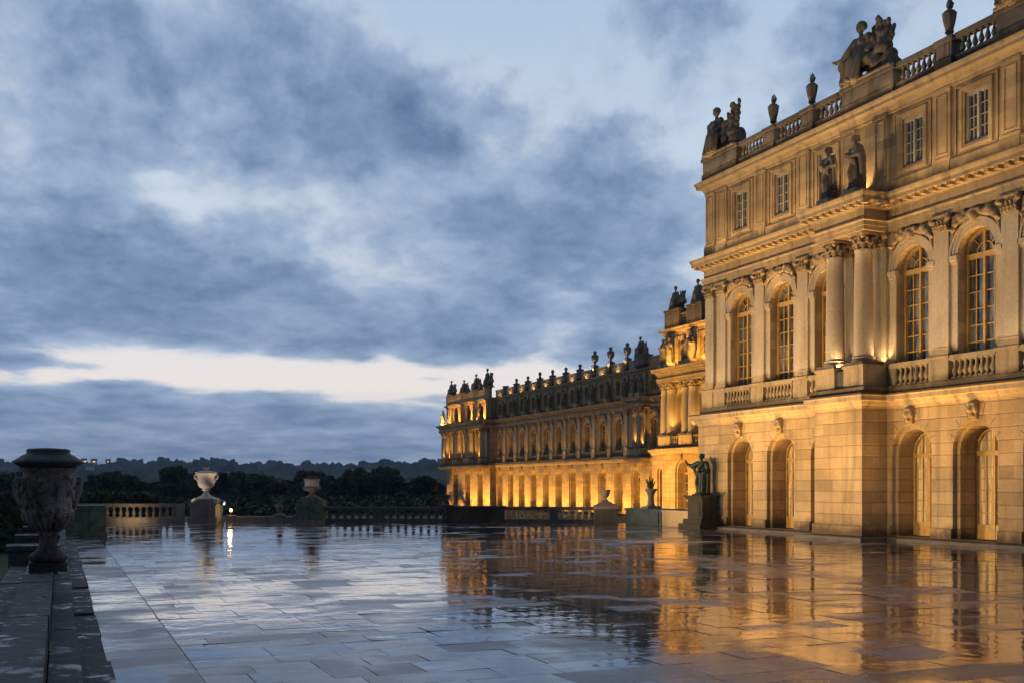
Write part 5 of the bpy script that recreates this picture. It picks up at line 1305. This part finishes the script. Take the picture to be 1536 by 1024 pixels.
strip('cornice_flood', (34.2,47.3,15.82), 10, .12, 12, 105, AMB); strip('cornice_flood', (34.2,31.5,15.82), 12, .12, 12, 105, AMB)
spot('column_flood', (33.72,40.2,8.06), (34.0,40.6,9.0), 75, 130); spot('column_flood', (34.6,38.2,8.16), (34.8,38.7,9.4), 90, 130)
spot('statue_flood', (34.4,40.0,15.85), (35.0,40.2,18.5), 330, 100)
strip('roof_flood', (34.2,45,20.3), 18, .1, 10, 60)
spot('pavilion_flood', (52,108,-1.8), (64,101,8), 17000, 110, GOLD, .6, .2); spot('pavilion_flood', (53,98,-1.8), (64,97,8), 9000, 120, GOLD, .6, .2)
for y in (102.3,97.9,93.5): spot('pavilion_column', (63.1,y,8.1), (63.3,y+.3,13), 800, 90, GOLD)
for y in (102.2,97.4): spot('pavilion_cornice', (61.9,y,15.9), (64,y+.4,18.0), 1300, 120, GOLD, .8, .1)
for y in WING_PIL: spot('pier_flood', (76.6,y+.1,-1.9), (80.9,y+.1,1.4), 4600, 92, GOLD, .9, .25)
for y in (201.2,208.5,215.9,223.6): spot('pier_flood', (75.2,y,-1.9), (79.7,y,1.4), 5600, 95, GOLD, .9, .25)
for y in WING_PIL:
    if y > 141: spot('pilaster_flood', (80.36,y-.2,7.15), (80.66,y-.2,13), 520, 26, GOLD)
    if y > 141: spot('cornice_spot', (79.9,y+2.4,7.2), (80.5,y+2.4,14.5), 260, 70, GOLD)
for y in (138.2,140.1): spot('pilaster_flood', (79.9,y,8.1), (80.0,y+.2,13), 800, 60, GOLD)
for y in (200.2,204.9,208.5,212.2,215.9,219.6,223.4): spot('column_flood', (79.0,y,7.2), (79.1,y+.3,12.5), 1700, 95, GOLD)
for y in (202.5,210,217.5,223.8): spot('end_cornice', (77.6,y,15.9), (79.8,y,18.2), 1700, 130, GOLD, .8, .1)
for y in pos[:3]: spot('urn_flood', (80.1,y,21.0), (81,y,23.2), 260, 80)
for y in pos: spot('panel_flood', (80.2,y+2.7,20.3), (81,y+2.7,21.0), 45, 130)
pl = bpy.data.lights.new('lamp_bulb','POINT'); pl.energy = 35; pl.color = (1,.6,.22); pl.shadow_soft_size = .12
po = bpy.data.objects.new('lamp_bulb', pl); COL.objects.link(po); po.location = (LP.x-NL.x*.25,LP.y-NL.y*.25,.84)
q = L(4.6,-1.5); spot('balustrade_flood', (q.x,q.y,.12), (L(4.6).x,L(4.6).y,.75), 70, 140)
q = L(8.0,-1.2); spot('urn_light', (q.x,q.y,1.0), (c1.x,c1.y,2.9), 150, 50, (1,.78,.55)); q = L(11.1,-.4); spot('urn_light', (q.x,q.y,1.0), (c1.x,c1.y,2.9), 150, 50, (1,.78,.55))
q = L(16.0,-2.2); spot('urn_light', (q.x,q.y,.3), (c2.x,c2.y,2.70), 60, 22, (1,.7,.42))
for d in (29.7,31.2,33.6): q = L(d,.8); spot('baluster_light', (q.x,q.y,.1), (L(d,-1).x,L(d,-1).y,.8), 70, 120)

scn.view_settings.view_transform = 'Standard'; scn.view_settings.look = 'None'; scn.view_settings.exposure = 0; scn.view_settings.gamma = 1
scn.cycles.use_denoising = True
scn.cycles.max_bounces = 5; scn.cycles.diffuse_bounces = 2; scn.cycles.glossy_bounces = 3
